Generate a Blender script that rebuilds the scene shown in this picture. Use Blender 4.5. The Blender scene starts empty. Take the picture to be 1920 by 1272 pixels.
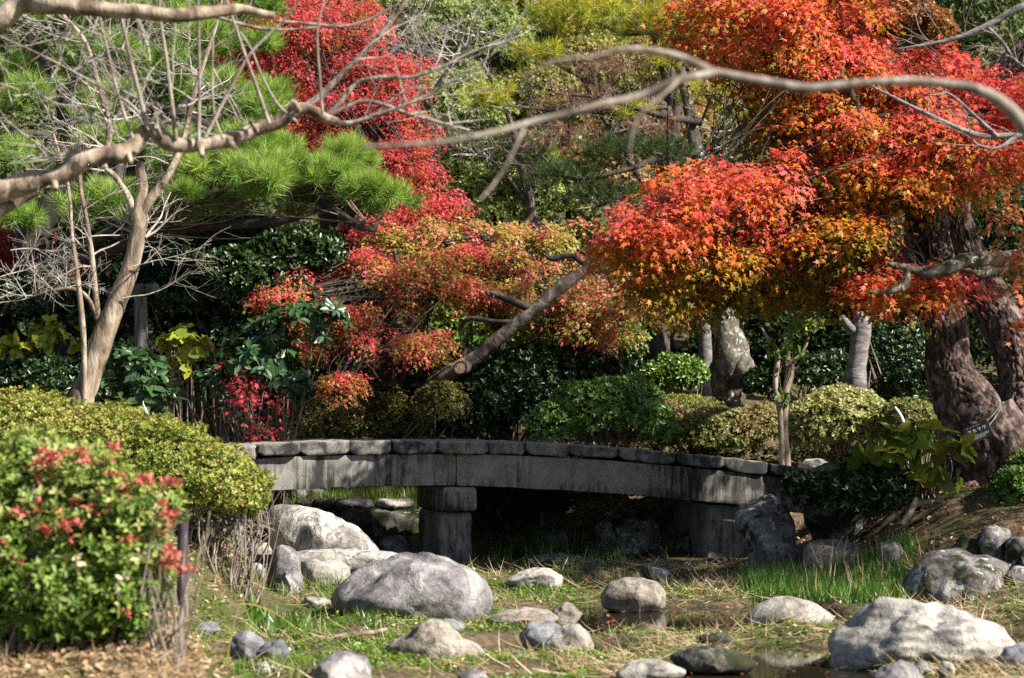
import bpy, bmesh, math, random
import numpy as np
from mathutils import Vector, Matrix

random.seed(11)
rng = np.random.default_rng(11)
SC = bpy.context.scene
COL = SC.collection
R = math.radians

# ------------------------------------------------------------------ camera, sky, sun, exposure
CAM = np.array([0.0, 0.0, 1.6])
FPX = 3850.0                       # focal length in pixels of the 1920 px wide photograph
PITCH = math.atan(154 / FPX)
cam_d = bpy.data.cameras.new('camera')
cam = bpy.data.objects.new('camera', cam_d)
COL.objects.link(cam)
cam.location = CAM
cam.rotation_euler = (R(90) + PITCH, 0, 0)
cam_d.sensor_width = 36
cam_d.lens = FPX / 1920 * 36
cam_d.clip_end = 600
cam_d.dof.use_dof = True
cam_d.dof.focus_distance = 22.5
cam_d.dof.aperture_fstop = 2.3
SC.camera = cam

SUN_EL = R(40)
SUN_AZ = (0.88, -0.475)            # horizontal direction towards the sun (from the right, a little behind the camera)
to_sun = Vector((SUN_AZ[0] * math.cos(SUN_EL), SUN_AZ[1] * math.cos(SUN_EL), math.sin(SUN_EL))).normalized()
world = bpy.data.worlds.new('World')
SC.world = world
world.use_nodes = True
nt = world.node_tree
sky = nt.nodes.new('ShaderNodeTexSky')
sky.sky_type = 'NISHITA'
sky.sun_disc = False
sky.sun_elevation = SUN_EL
sky.sun_rotation = math.atan2(SUN_AZ[0], SUN_AZ[1])
nt.nodes['Background'].inputs['Strength'].default_value = 0.05
nt.links.new(sky.outputs[0], nt.nodes['Background'].inputs['Color'])
sun_d = bpy.data.lights.new('sun', 'SUN')
sun_d.energy = 5.0
sun_d.angle = R(0.53)
sun_d.color = (1.0, 0.93, 0.82)
sun = bpy.data.objects.new('sun', sun_d)
COL.objects.link(sun)
sun.rotation_euler = to_sun.to_track_quat('Z', 'Y').to_euler()
sun.location = (12, -6, 15)
SC.view_settings.view_transform = 'Standard'
SC.view_settings.look = 'None'
SC.view_settings.gamma = 1
SC.view_settings.exposure = 1.32
SC.view_settings.use_curve_mapping = False
SC.render.engine = 'CYCLES'
SC.cycles.max_bounces = 8
SC.cycles.diffuse_bounces = 1
SC.cycles.glossy_bounces = 2
SC.cycles.transmission_bounces = 5
SC.cycles.use_denoising = False
SC.cycles.sample_clamp_indirect = 4

# ------------------------------------------------------------------ helpers
_cp, _sp = math.cos(PITCH), math.sin(PITCH)


def at(px, py, Y):
    """world point on the line of sight through a photo pixel, at distance Y in front of the camera"""
    dx = (px - 960) / FPX
    dy = (636 - py) / FPX
    t = Y / (_cp - dy * _sp)
    return np.array([dx * t, Y, CAM[2] + t * (_sp + dy * _cp)])


def smooth(t):
    t = np.clip(t, 0, 1)
    return t * t * (3 - 2 * t)


def _hash(i, j, k, s):
    h = (i * 374761393 + j * 668265263 + k * 2147483647 + s * 974711) & 0xFFFFFFFF
    h = ((h ^ (h >> 13)) * 1274126177) & 0xFFFFFFFF
    h = ((h ^ (h >> 16)) * 2246822519) & 0xFFFFFFFF
    return ((h ^ (h >> 15)) & 0xFFFFFF) / float(0xFFFFFF)


def vnoise(P, seed=0):
    P = np.asarray(P, float)
    f = np.floor(P).astype(np.int64)
    t = P - f
    t = t * t * (3 - 2 * t)
    out = 0
    for a in (0, 1):
        wa = t[..., 0] if a else 1 - t[..., 0]
        for b in (0, 1):
            wb = t[..., 1] if b else 1 - t[..., 1]
            for c in (0, 1):
                wc = t[..., 2] if c else 1 - t[..., 2]
                out = out + wa * wb * wc * _hash(f[..., 0] + a, f[..., 1] + b, f[..., 2] + c, seed)
    return out * 2 - 1


def fbm(P, seed=0, octv=4, gain=0.5):
    s, a, f = 0, 1.0, 1.0
    for o in range(octv):
        s = s + a * vnoise(np.asarray(P) * f, seed + o * 17)
        a *= gain
        f *= 2.03
    return s


def worley(P, seed=0):
    """distance to the nearest and second nearest random cell point, id of the nearest"""
    P = np.asarray(P, float)
    f = np.floor(P).astype(np.int64)
    d1 = np.full(len(P), 9.0)
    d2 = np.full(len(P), 9.0)
    idc = np.zeros(len(P))
    for a in (-1, 0, 1):
        for b in (-1, 0, 1):
            for c in (-1, 0, 1):
                i, j, k = f[:, 0] + a, f[:, 1] + b, f[:, 2] + c
                q = np.stack([i + _hash(i, j, k, seed), j + _hash(i, j, k, seed + 1), k + _hash(i, j, k, seed + 2)], 1)
                d = np.linalg.norm(P - q, axis=1)
                cid = _hash(i, j, k, seed + 5)
                near = d < d1
                d2 = np.where(near, d1, np.minimum(d2, d))
                idc = np.where(near, cid, idc)
                d1 = np.where(near, d, d1)
    return d1, d2, idc


def unit(v):
    v = np.asarray(v, float)
    return v / np.maximum(np.linalg.norm(v, axis=-1, keepdims=True), 1e-9)


def link(o, parent=None):
    COL.objects.link(o)
    if parent is not None:
        o.parent = parent
    return o


def thing(name, label, cat, base, group=None):
    o = bpy.data.objects.new(name, None)
    o.empty_display_size = 0.2
    COL.objects.link(o)
    o.location = Vector([float(c) for c in base])
    o['label'] = label
    o['category'] = cat
    if group:
        o['group'] = group
    return o


def tag(o, label, cat, group=None):
    o['label'] = label
    o['category'] = cat
    if group:
        o['group'] = group
    return o


def base_of(parent):
    b = np.zeros(3)
    while parent is not None:
        b = b + np.array(parent.location)
        parent = parent.parent
    return b


def mesh_from(name, V, faces, mat, parent=None, tint=None, smooth_sh=False, center=None):
    """faces: list of arrays (n, k) with vertex ids; V in world coordinates"""
    V = np.asarray(V, float)
    off = base_of(parent) if parent is not None else (np.asarray(center, float) if center is not None else np.zeros(3))
    V = V - off
    me = bpy.data.meshes.new(name)
    me.vertices.add(len(V))
    me.vertices.foreach_set('co', V.astype(np.float32).ravel())
    faces = [np.asarray(f, np.int32) for f in faces if len(f)]
    loops = np.concatenate([f.ravel() for f in faces])
    tot = np.concatenate([np.full(len(f), f.shape[1], np.int32) for f in faces])
    start = np.concatenate([[0], np.cumsum(tot)[:-1]]).astype(np.int32)
    me.loops.add(len(loops))
    me.loops.foreach_set('vertex_index', loops)
    me.polygons.add(len(tot))
    me.polygons.foreach_set('loop_start', start)
    if smooth_sh:
        me.polygons.foreach_set('use_smooth', np.ones(len(tot), bool))
    if tint is not None:
        at_ = me.attributes.new('tint', 'FLOAT_COLOR', 'POINT')
        c = np.ones((len(V), 4), np.float32)
        c[:, :3] = tint
        at_.data.foreach_set('color', c.ravel())
    me.update(calc_edges=True)
    me.materials.append(mat)
    o = bpy.data.objects.new(name, me)
    if parent is None and center is not None:
        o.location = Vector([float(c) for c in off])
    return link(o, parent)


class MB:
    """collects tubes and boxes into one mesh"""

    def __init__(self):
        self.V, self.F, self.n = [], {}, 0

    def add(self, V, *faces):
        V = np.asarray(V, float)
        self.V.append(V)
        for f in faces:
            f = np.asarray(f, np.int64)
            if len(f):
                self.F.setdefault(f.shape[1], []).append(f + self.n)
        self.n += len(V)

    def build(self, name, mat, parent=None, **k):
        return mesh_from(name, np.concatenate(self.V), [np.concatenate(f) for f in self.F.values()], mat, parent, **k)


def catmull(P, step):
    P = np.asarray(P, float)
    if len(P) < 3:
        n = max(2, int(np.linalg.norm(P[1, :3] - P[0, :3]) / step) + 1)
        t = np.linspace(0, 1, n)[:, None]
        return P[0] * (1 - t) + P[1] * t
    Q = np.vstack([2 * P[0] - P[1], P, 2 * P[-1] - P[-2]])
    out = []
    for i in range(1, len(Q) - 2):
        n = max(2, int(np.linalg.norm(Q[i + 1, :3] - Q[i, :3]) / step) + 1)
        t = np.linspace(0, 1, n, endpoint=False)[:, None]
        a, b, c, d = Q[i - 1], Q[i], Q[i + 1], Q[i + 2]
        out.append(0.5 * ((2 * b) + (-a + c) * t + (2 * a - 5 * b + 4 * c - d) * t ** 2 + (-a + 3 * b - 3 * c + d) * t ** 3))
    out.append(Q[-2][None])
    return np.vstack(out)


def tube(mb, pts, sides=8, step=0.08, lump=0.0, lumpf=3.0, seed=0, cap=False, worl=None):
    """pts: rows x,y,z,r.  A tapered limb with an uneven surface"""
    C = catmull(pts, step)
    C[:, 3] = np.maximum(C[:, 3], 0.0012)
    n = len(C)
    T = unit(np.gradient(C[:, :3], axis=0))
    up = np.array([0.31, 0.2, 0.93])
    if abs(T[0] @ up) > 0.9:
        up = np.array([1.0, 0.1, 0.0])
    N = np.zeros((n, 3))
    N[0] = unit(np.cross(T[0], up))
    for i in range(1, n):
        v = N[i - 1] - T[i] * (N[i - 1] @ T[i])
        N[i] = v / max(np.linalg.norm(v), 1e-9)
    B = np.cross(T, N)
    a = np.linspace(0, 2 * np.pi, sides, endpoint=False)
    ring = N[:, None] * np.cos(a)[None, :, None] + B[:, None] * np.sin(a)[None, :, None]
    V = C[:, None, :3] + ring * C[:, None, 3:4]
    if lump:
        d = fbm(V * lumpf, seed, 3)
        V = V + ring * (d * lump)[..., None] * C[:, None, 3:4]
    if worl:
        amp, sx, sz = worl
        cyl = np.stack([np.cos(a)[None] * 1.0 + 0 * C[:, 3:4], np.sin(a)[None] + 0 * C[:, 3:4],
                        np.cumsum(np.r_[0, np.linalg.norm(np.diff(C[:, :3], axis=0), axis=1)])[:, None] + 0 * a[None]], -1)
        cyl = cyl * np.array([sx, sx, sz])
        cyl = cyl + 0.35 * np.stack([vnoise(cyl * 1.7, 3), vnoise(cyl * 1.7, 4), vnoise(cyl * 1.7, 5)], -1)
        d1, d2, idc = worley(cyl.reshape(-1, 3), seed)
        e = np.clip((d2 - d1) / 0.16, 0, 1)
        disp = (smooth(e) * (0.75 + 0.5 * idc) - 0.6).reshape(n, sides)
        V = V + ring * (disp * amp)[..., None]
    idx = np.arange(n * sides).reshape(n, sides)
    j = (np.arange(sides) + 1) % sides
    F = np.stack([idx[:-1], idx[:-1][:, j], idx[1:][:, j], idx[1:]], -1).reshape(-1, 4)
    mb.add(V.reshape(-1, 3), F)
    if cap:
        Vc = np.vstack([V[-1], C[-1:, :3] + T[-1] * C[-1, 3] * 0.08, V[0], C[:1, :3] - T[0] * C[0, 3] * 0.08])
        s = np.arange(sides)
        mb.add(Vc, np.stack([s, j, np.full(sides, sides)], 1), np.stack([j + sides + 1, s + sides + 1, np.full(sides, 2 * sides + 1)], 1))
    return C


def limb(rows):
    """rows px, py, Y, radius in photo pixels -> x y z r"""
    out = []
    for px, py, Y, r in rows:
        p = at(px, py, Y)
        out.append([*p, r * Y / FPX])
    return np.array(out)


def twig(mb, p, d, L, r, level, rs, bend=0.35, up=0.15, nch=4, sides=5, spread=0.7, tips=None):
    """a bare twig that forks again and again"""
    n = max(4, int(L / 0.09))
    P = [np.r_[p, r]]
    d = unit(d)
    q = np.array(p, float)
    for i in range(n):
        d = unit(d + rs.normal(0, bend * 0.35, 3) + np.array([0, 0, up * 0.12]))
        q = q + d * L / n
        P.append(np.r_[q, r * (1 - 0.8 * (i + 1) / n)])
    P = np.array(P)
    tube(mb, P, sides, max(L / n, 0.05))
    if tips is not None:
        tips.append(P[-1, :3])
    if level > 0:
        for c in range(nch):
            t = rs.uniform(0.25, 0.95)
            i = min(int(t * n), n - 1)
            dd = unit(P[i + 1, :3] - P[i, :3])
            side = unit(np.cross(dd, rs.normal(0, 1, 3)))
            twig(mb, P[i, :3], unit(dd * 0.75 + side * spread), L * rs.uniform(0.4, 0.65), P[i, 3] * 0.6, level - 1, rs, bend, up, nch, max(3, sides - 1), spread, tips)


# ------------------------------------------------------------------ materials
def new_mat(name):
    m = bpy.data.materials.new(name)
    m.use_nodes = True
    t = m.node_tree
    t.nodes.clear()
    out = t.nodes.new('ShaderNodeOutputMaterial')
    return m, t, out


def N(t, typ, **k):
    n = t.nodes.new(typ)
    for a, v in k.items():
        if a.startswith('i_'):
            n.inputs[a[2:].replace('_', ' ')].default_value = v
        else:
            setattr(n, a, v)
    return n


def ramp(t, src, stops):
    n = t.nodes.new('ShaderNodeValToRGB')
    while len(n.color_ramp.elements) < len(stops):
        n.color_ramp.elements.new(0.5)
    for e, (p, c) in zip(n.color_ramp.elements, stops):
        e.position = p
        e.color = (*c, 1) if len(c) == 3 else c
    t.links.new(src, n.inputs[0])
    return n.outputs[0]


def mixc(t, fac, a, b, mode='MIX'):
    n = t.nodes.new('ShaderNodeMix')
    n.data_type = 'RGBA'
    n.blend_type = mode
    for sock, v in ((n.inputs[0], fac), (n.inputs[6], a), (n.inputs[7], b)):
        if hasattr(v, 'links') or isinstance(v, bpy.types.NodeSocket):
            t.links.new(v, sock)
        else:
            sock.default_value = (*v, 1) if isinstance(v, tuple) and len(v) == 3 else v
    return n.outputs[2]


def coords(t, scale=(1, 1, 1)):
    tc = t.nodes.new('ShaderNodeTexCoord')
    mp = t.nodes.new('ShaderNodeMapping')
    mp.inputs['Scale'].default_value = scale
    t.links.new(tc.outputs['Object'], mp.inputs[0])
    return mp.outputs[0]


def noise(t, vec, scale, detail=6, rough=0.6, dist=0.0):
    n = N(t, 'ShaderNodeTexNoise')
    n.inputs['Scale'].default_value = scale
    n.inputs['Detail'].default_value = detail
    n.inputs['Roughness'].default_value = rough
    n.inputs['Distortion'].default_value = dist
    t.links.new(vec, n.inputs['Vector'])
    return n.outputs['Fac']


def finish(t, out, col, rough=0.85, bumps=(), spec=0.3):
    b = N(t, 'ShaderNodeBsdfPrincipled')
    if isinstance(col, bpy.types.NodeSocket):
        t.links.new(col, b.inputs['Base Color'])
    else:
        b.inputs['Base Color'].default_value = (*col, 1)
    b.inputs['Roughness'].default_value = rough
    b.inputs['Specular IOR Level'].default_value = spec
    prev = None
    for h, strength, dist in bumps:
        n = N(t, 'ShaderNodeBump')
        n.inputs['Strength'].default_value = strength
        n.inputs['Distance'].default_value = dist
        t.links.new(h, n.inputs['Height'])
        if prev:
            t.links.new(prev, n.inputs['Normal'])
        prev = n.outputs[0]
    if prev:
        t.links.new(prev, b.inputs['Normal'])
    t.links.new(b.outputs[0], out.inputs[0])
    return b


def leaf_mat(name, trans=0.35, gloss=0.06, rough=0.35, sat=1.0):
    m, t, out = new_mat(name)
    a = N(t, 'ShaderNodeAttribute', attribute_name='tint')
    col = a.outputs['Color']
    n1 = noise(t, coords(t), 60, 3)
    col = mixc(t, 0.35, col, mixc(t, 1.0, col, ramp(t, n1, [(0.3, (0.6, 0.6, 0.6)), (0.7, (1.25, 1.25, 1.25))]), 'MULTIPLY'))
    d = N(t, 'ShaderNodeBsdfDiffuse')
    tr = N(t, 'ShaderNodeBsdfTranslucent')
    g = N(t, 'ShaderNodeBsdfGlossy')
    g.inputs['Roughness'].default_value = rough
    g.inputs['Color'].default_value = (0.95, 0.97, 1, 1)
    t.links.new(col, d.inputs['Color'])
    br = mixc(t, 1.0, col, (1.25, 1.15, 0.8), 'MULTIPLY')
    t.links.new(br, tr.inputs['Color'])
    m1 = N(t, 'ShaderNodeMixShader')
    m1.inputs[0].default_value = trans
    t.links.new(d.outputs[0], m1.inputs[1])
    t.links.new(tr.outputs[0], m1.inputs[2])
    m2 = N(t, 'ShaderNodeMixShader')
    lw = N(t, 'ShaderNodeLayerWeight')
    lw.inputs[0].default_value = 0.15
    mm = N(t, 'ShaderNodeMath', operation='MULTIPLY_ADD')
    t.links.new(lw.outputs['Fresnel'], mm.inputs[0])
    mm.inputs[1].default_value = 0.16
    mm.inputs[2].default_value = gloss
    t.links.new(mm.outputs[0], m2.inputs[0])
    t.links.new(m1.outputs[0], m2.inputs[1])
    t.links.new(g.outputs[0], m2.inputs[2])
    t.links.new(m2.outputs[0], out.inputs[0])
    return m


M_MAPLE = leaf_mat('maple_leaf', 0.45, 0.012, 0.5)
M_LEAF = leaf_mat('shrub_leaf', 0.3, 0.015, 0.45)
M_GLOSSY = leaf_mat('glossy_leaf', 0.16, 0.035, 0.38)
M_NEEDLE = leaf_mat('pine_needle', 0.25, 0.02, 0.4)
M_GRASS = leaf_mat('grass_blade', 0.4, 0.05, 0.4)
M_DRY = leaf_mat('dry_leaf', 0.2, 0.03, 0.5)


def bark(name, a, b, c, sc=(1, 1, 0.3), f1=7, f2=45, bump=0.5, lich=None, thr=0.6, rough=0.85):
    m, t, out = new_mat(name)
    v = coords(t, sc)
    v1 = coords(t)
    n1 = noise(t, v, f1, 5, 0.6, 0.6)
    n2 = noise(t, v, f2, 6, 0.65)
    col = ramp(t, n1, [(0.37, a), (0.5, b), (0.62, c)])
    col = mixc(t, 0.5, col, mixc(t, 1.0, col, ramp(t, n2, [(0.3, (0.45, 0.45, 0.45)), (0.7, (1.3, 1.3, 1.3))]), 'MULTIPLY'))
    if lich:
        n3 = noise(t, v1, 9, 8, 0.7, 0.8)
        col = mixc(t, ramp(t, n3, [(thr, (0, 0, 0)), (thr + 0.05, (1, 1, 1))]), col, lich)
    finish(t, out, col, rough, [(n1, bump, 0.03), (n2, bump, 0.008)])
    return m


M_PALEBARK = bark('pale_smooth_bark', (0.085, 0.06, 0.042), (0.24, 0.185, 0.135), (0.42, 0.35, 0.275), (1, 1, 0.35), 7, 45, 0.9)  # dark tone paints in shadow stripes as well as real bark patches
M_TWIG = bark('grey_twig_bark', (0.13, 0.1, 0.08), (0.24, 0.2, 0.165), (0.34, 0.3, 0.26), (1, 1, 0.5), 10, 50, 0.6)
M_PALETWIG = bark('pale_twig_bark', (0.24, 0.21, 0.18), (0.4, 0.36, 0.32), (0.5, 0.46, 0.42), (1, 1, 0.5), 12, 60, 0.3)
M_BRNTWIG = bark('brown_twig_bark', (0.13, 0.09, 0.065), (0.21, 0.155, 0.12), (0.28, 0.22, 0.18), (1, 1, 0.5), 12, 60, 0.3)
M_PINEBARK = bark('plated_pine_bark', (0.028, 0.018, 0.015), (0.085, 0.056, 0.048), (0.23, 0.17, 0.155), (1, 1, 0.6), 11, 60, 0.9)
M_DARKBARK = bark('dark_bark', (0.025, 0.02, 0.017), (0.05, 0.04, 0.033), (0.085, 0.07, 0.06), (1, 1, 0.4), 8, 50, 0.6)
M_LICHBARK = bark('lichened_bark', (0.04, 0.035, 0.025), (0.1, 0.088, 0.065), (0.17, 0.15, 0.11), (1, 1, 0.5), 8, 50, 0.8, (0.45, 0.47, 0.42), 0.56)
M_GREYBARK = bark('grey_ringed_bark', (0.085, 0.075, 0.075), (0.17, 0.155, 0.155), (0.25, 0.23, 0.23), (1, 1, 2.2), 6, 34, 0.6, (0.42, 0.43, 0.41), 0.68)
M_LOGBARK = bark('weathered_log_bark', (0.035, 0.027, 0.023), (0.09, 0.07, 0.06), (0.2, 0.165, 0.145), (1, 1, 1), 7, 40, 0.8)
M_CUTWOOD = bark('cut_wood', (0.22, 0.14, 0.085), (0.34, 0.24, 0.16), (0.42, 0.32, 0.23), (1, 1, 1), 14, 60, 0.3)
M_POST = bark('old_grey_post', (0.06, 0.055, 0.055), (0.12, 0.11, 0.11), (0.19, 0.18, 0.18), (1, 1, 0.15), 16, 70, 0.5)


def rock_mat(name, dark, mid, light, moss=0.0, lichen=0.0, vein=0.5, layer=False, wet=0.0):
    m, t, out = new_mat(name)
    v = coords(t)
    tc = N(t, 'ShaderNodeObjectInfo')
    ad = N(t, 'ShaderNodeVectorMath', operation='ADD')
    t.links.new(v, ad.inputs[0])
    cb = N(t, 'ShaderNodeCombineXYZ')
    mu = N(t, 'ShaderNodeMath', operation='MULTIPLY')
    t.links.new(tc.outputs['Random'], mu.inputs[0])
    mu.inputs[1].default_value = 37
    for s in cb.inputs:
        t.links.new(mu.outputs[0], s)
    t.links.new(cb.outputs[0], ad.inputs[1])
    v = ad.outputs[0]
    n1 = noise(t, v, 3.2, 8, 0.62, 0.5)
    n2 = noise(t, v, 13, 9, 0.72, 0.4)
    n3 = noise(t, v, 130, 4, 0.7)
    col = ramp(t, n1, [(0.34, dark), (0.49, mid), (0.63, light)])
    col = mixc(t, 0.75, col, mixc(t, 1.0, col, ramp(t, n2, [(0.32, (0.38, 0.38, 0.41)), (0.52, (1, 1, 1)), (0.7, (1.35, 1.31, 1.22))]), 'MULTIPLY'))
    col = mixc(t, 0.22, col, mixc(t, 1.0, col, ramp(t, n3, [(0.35, (0.6, 0.6, 0.6)), (0.65, (1.3, 1.3, 1.3))]), 'MULTIPLY'))
    # cracks: thin dark lines along a distorted noise contour
    nc = noise(t, v, 2.6, 6, 0.6, 1.6)
    ck = ramp(t, nc, [(0.475, (1, 1, 1)), (0.5, (0, 0, 0)), (0.525, (1, 1, 1))])
    col = mixc(t, vein, col, mixc(t, 1.0, col, ramp(t, ck, [(0, (0.16, 0.155, 0.15)), (0.85, (1, 1, 1))]), 'MULTIPLY'))
    bumps = [(n1, 0.7, 0.08), (n2, 0.8, 0.03), (ck, 0.5 * vein, 0.015), (n3, 0.15, 0.003)]
    if layer:
        w = N(t, 'ShaderNodeTexWave', bands_direction='Z')
        w.inputs['Scale'].default_value = 4.5
        w.inputs['Distortion'].default_value = 5
        w.inputs['Detail'].default_value = 4
        w.inputs['Detail Scale'].default_value = 1.2
        t.links.new(v, w.inputs['Vector'])
        col = mixc(t, 0.45, col, mixc(t, 1.0, col, ramp(t, w.outputs['Fac'], [(0.0, (0.55, 0.53, 0.5)), (0.35, (1, 1, 1))]), 'MULTIPLY'))
        bumps.insert(1, (w.outputs['Fac'], 0.5, 0.02))
    if moss:
        nm = noise(t, v, 4.5, 7, 0.65)
        col = mixc(t, ramp(t, nm, [(0.62 - moss * 0.3, (0, 0, 0)), (0.7 - moss * 0.3, (1, 1, 1))]), col, (0.025, 0.03, 0.01))
    if lichen:
        nl = noise(t, v, 7, 9, 0.7, 0.6)
        col = mixc(t, ramp(t, nl, [(0.66 - lichen * 0.2, (0, 0, 0)), (0.7 - lichen * 0.2, (1, 1, 1))]), col, (0.4, 0.41, 0.39))
    finish(t, out, col, 0.9 - 0.4 * wet, bumps, 0.25)
    return m


M_RK_GREY = rock_mat('grey_boulder', (0.085, 0.078, 0.088), (0.22, 0.205, 0.212), (0.37, 0.35, 0.345), vein=0.6)
M_RK_PALE = rock_mat('pale_boulder', (0.22, 0.2, 0.175), (0.36, 0.335, 0.3), (0.45, 0.425, 0.385), vein=0.5)
M_RK_VEIN = rock_mat('veined_boulder', (0.2, 0.19, 0.175), (0.4, 0.375, 0.34), (0.5, 0.475, 0.44), vein=0.9)
M_RK_TAN = rock_mat('tan_boulder', (0.15, 0.125, 0.1), (0.28, 0.245, 0.21), (0.38, 0.34, 0.295), vein=0.5)
M_RK_DARK = rock_mat('dark_mossy_boulder', (0.05, 0.046, 0.043), (0.105, 0.097, 0.09), (0.18, 0.17, 0.16), moss=0.5, lichen=0.25)
M_RK_LICH = rock_mat('lichened_boulder', (0.07, 0.066, 0.063), (0.16, 0.15, 0.142), (0.27, 0.255, 0.245), moss=0.4, lichen=0.5)
M_RK_BLUE = rock_mat('bluish_stone', (0.1, 0.105, 0.12), (0.18, 0.185, 0.205), (0.27, 0.275, 0.29), vein=0.3)
M_RK_LAYER = rock_mat('layered_boulder', (0.22, 0.205, 0.185), (0.37, 0.35, 0.32), (0.46, 0.44, 0.41), vein=0.4, layer=True)


def granite(name='weathered_granite', s0=0.5, s1=0.66, dirt=(0.026, 0.026, 0.027), vsc=(3.2, 3.2, 0.35)):
    m, t, out = new_mat(name)
    v = coords(t)
    vs = coords(t, vsc)
    sp = noise(t, v, 190, 3, 0.7)
    n1 = noise(t, v, 4.5, 7, 0.65, 0.4)
    col = ramp(t, sp, [(0.33, (0.07, 0.067, 0.063)), (0.5, (0.23, 0.22, 0.2)), (0.68, (0.42, 0.4, 0.365))])
    col = mixc(t, 0.8, col, mixc(t, 1.0, col, ramp(t, n1, [(0.3, (0.5, 0.5, 0.5)), (0.55, (1, 1, 1)), (0.75, (1.25, 1.2, 1.1))]), 'MULTIPLY'))
    st_ = noise(t, vs, 3.4, 9, 0.72, 0.5)
    lo_ = noise(t, v, 1.3, 4, 0.6, 0.3)
    ad = N(t, 'ShaderNodeMath', operation='MULTIPLY_ADD')
    t.links.new(lo_, ad.inputs[0])
    ad.inputs[1].default_value = 0.9
    t.links.new(st_, ad.inputs[2])
    sb = N(t, 'ShaderNodeMath', operation='SUBTRACT')
    t.links.new(ad.outputs[0], sb.inputs[0])
    sb.inputs[1].default_value = 0.45
    st = sb.outputs[0]
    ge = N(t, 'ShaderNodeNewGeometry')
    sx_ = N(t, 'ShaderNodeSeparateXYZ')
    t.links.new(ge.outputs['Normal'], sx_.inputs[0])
    ma = N(t, 'ShaderNodeMath', operation='MULTIPLY_ADD')   # rain streaks keep to the upright faces; paler tops paint in a sunlit edge
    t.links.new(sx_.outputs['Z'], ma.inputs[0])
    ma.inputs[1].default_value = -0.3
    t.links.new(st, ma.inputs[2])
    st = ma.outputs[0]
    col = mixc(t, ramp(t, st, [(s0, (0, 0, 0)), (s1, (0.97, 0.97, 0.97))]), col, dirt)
    gr = noise(t, v, 2.3, 6, 0.6)
    col = mixc(t, ramp(t, gr, [(0.6, (0, 0, 0)), (0.72, (0.6, 0.6, 0.6))]), col, (0.06, 0.066, 0.035))
    finish(t, out, col, 0.92, [(n1, 0.4, 0.03), (sp, 0.5, 0.005)], 0.2)
    return m


M_GRANITE = granite(s0=0.43, s1=0.62)
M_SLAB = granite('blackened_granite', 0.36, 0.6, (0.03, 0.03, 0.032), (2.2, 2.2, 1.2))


def simple(name, a, b, f=20, rough=0.6, bump=0.2):
    m, t, out = new_mat(name)
    n1 = noise(t, coords(t), f, 5)
    finish(t, out, ramp(t, n1, [(0.3, a), (0.7, b)]), rough, [(n1, bump, 0.01)])
    return m


M_SIGN = simple('black_plate', (0.008, 0.008, 0.01), (0.014, 0.014, 0.017), 30, 0.45, 0.02)
M_INK = simple('white_lettering', (0.55, 0.55, 0.55), (0.65, 0.65, 0.65), 30, 0.6, 0.0)
M_WIRE = simple('grey_wire', (0.25, 0.25, 0.25), (0.36, 0.36, 0.36), 60, 0.5, 0.05)
M_PIPE = simple('white_pipe', (0.55, 0.56, 0.6), (0.72, 0.73, 0.76), 12, 0.4, 0.05)
M_STAKE = simple('purple_stake', (0.04, 0.025, 0.035), (0.075, 0.05, 0.065), 14, 0.7, 0.3)

# ground: stream bed, banks, hillside
m, t, out = new_mat('garden_earth')
v = coords(t)
n1 = noise(t, v, 1.1, 8, 0.62)
n2 = noise(t, v, 9, 8, 0.7)
n3 = noise(t, v, 55, 5, 0.7)
col = ramp(t, n2, [(0.3, (0.04, 0.03, 0.02)), (0.5, (0.105, 0.08, 0.052)), (0.7, (0.19, 0.15, 0.1))])
col = mixc(t, ramp(t, n1, [(0.46, (0, 0, 0)), (0.58, (0.85, 0.85, 0.85))]), col, ramp(t, n3, [(0.3, (0.025, 0.04, 0.01)), (0.7, (0.085, 0.11, 0.028))]))
col = mixc(t, 0.6, col, mixc(t, 1.0, col, ramp(t, n3, [(0.3, (0.5, 0.5, 0.5)), (0.7, (1.4, 1.35, 1.25))]), 'MULTIPLY'))
finish(t, out, col, 0.95, [(n2, 0.7, 0.04), (n3, 0.7, 0.012)], 0.15)
M_GROUND = m

m, t, out = new_mat('stream_water')
w1 = noise(t, coords(t, (1, 1, 1)), 14, 3, 0.5)
b = finish(t, out, (0.02, 0.017, 0.011), 0.03, [(w1, 0.05, 0.01)], 0.6)
M_WATER = m


# ------------------------------------------------------------------ the ground
def pw(y, ys, xs):
    return np.interp(y, ys, xs)


POOLS = [  # px, Y, half width m, half depth m, dip
    (1150, 17.3, 0.75, 1.0, 0.2), (1330, 17.2, 0.85, 1.0, 0.2), (1500, 17.3, 0.5, 0.5, 0.18), (1470, 12.6, 0.8, 0.8, 0.2), (1180, 21.3, 0.8, 0.6, 0.18),
    (1050, 14.9, 0.5, 0.4, 0.15), (1230, 12.3, 0.7, 0.35, 0.17), (1500, 14.6, 0.45, 0.6, 0.2), (430, 14.3, 0.35, 0.5, 0.16), (1380, 21.2, 0.8, 0.4, 0.13), (1890, 15.8, 0.4, 0.6, 0.15),
]


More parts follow.
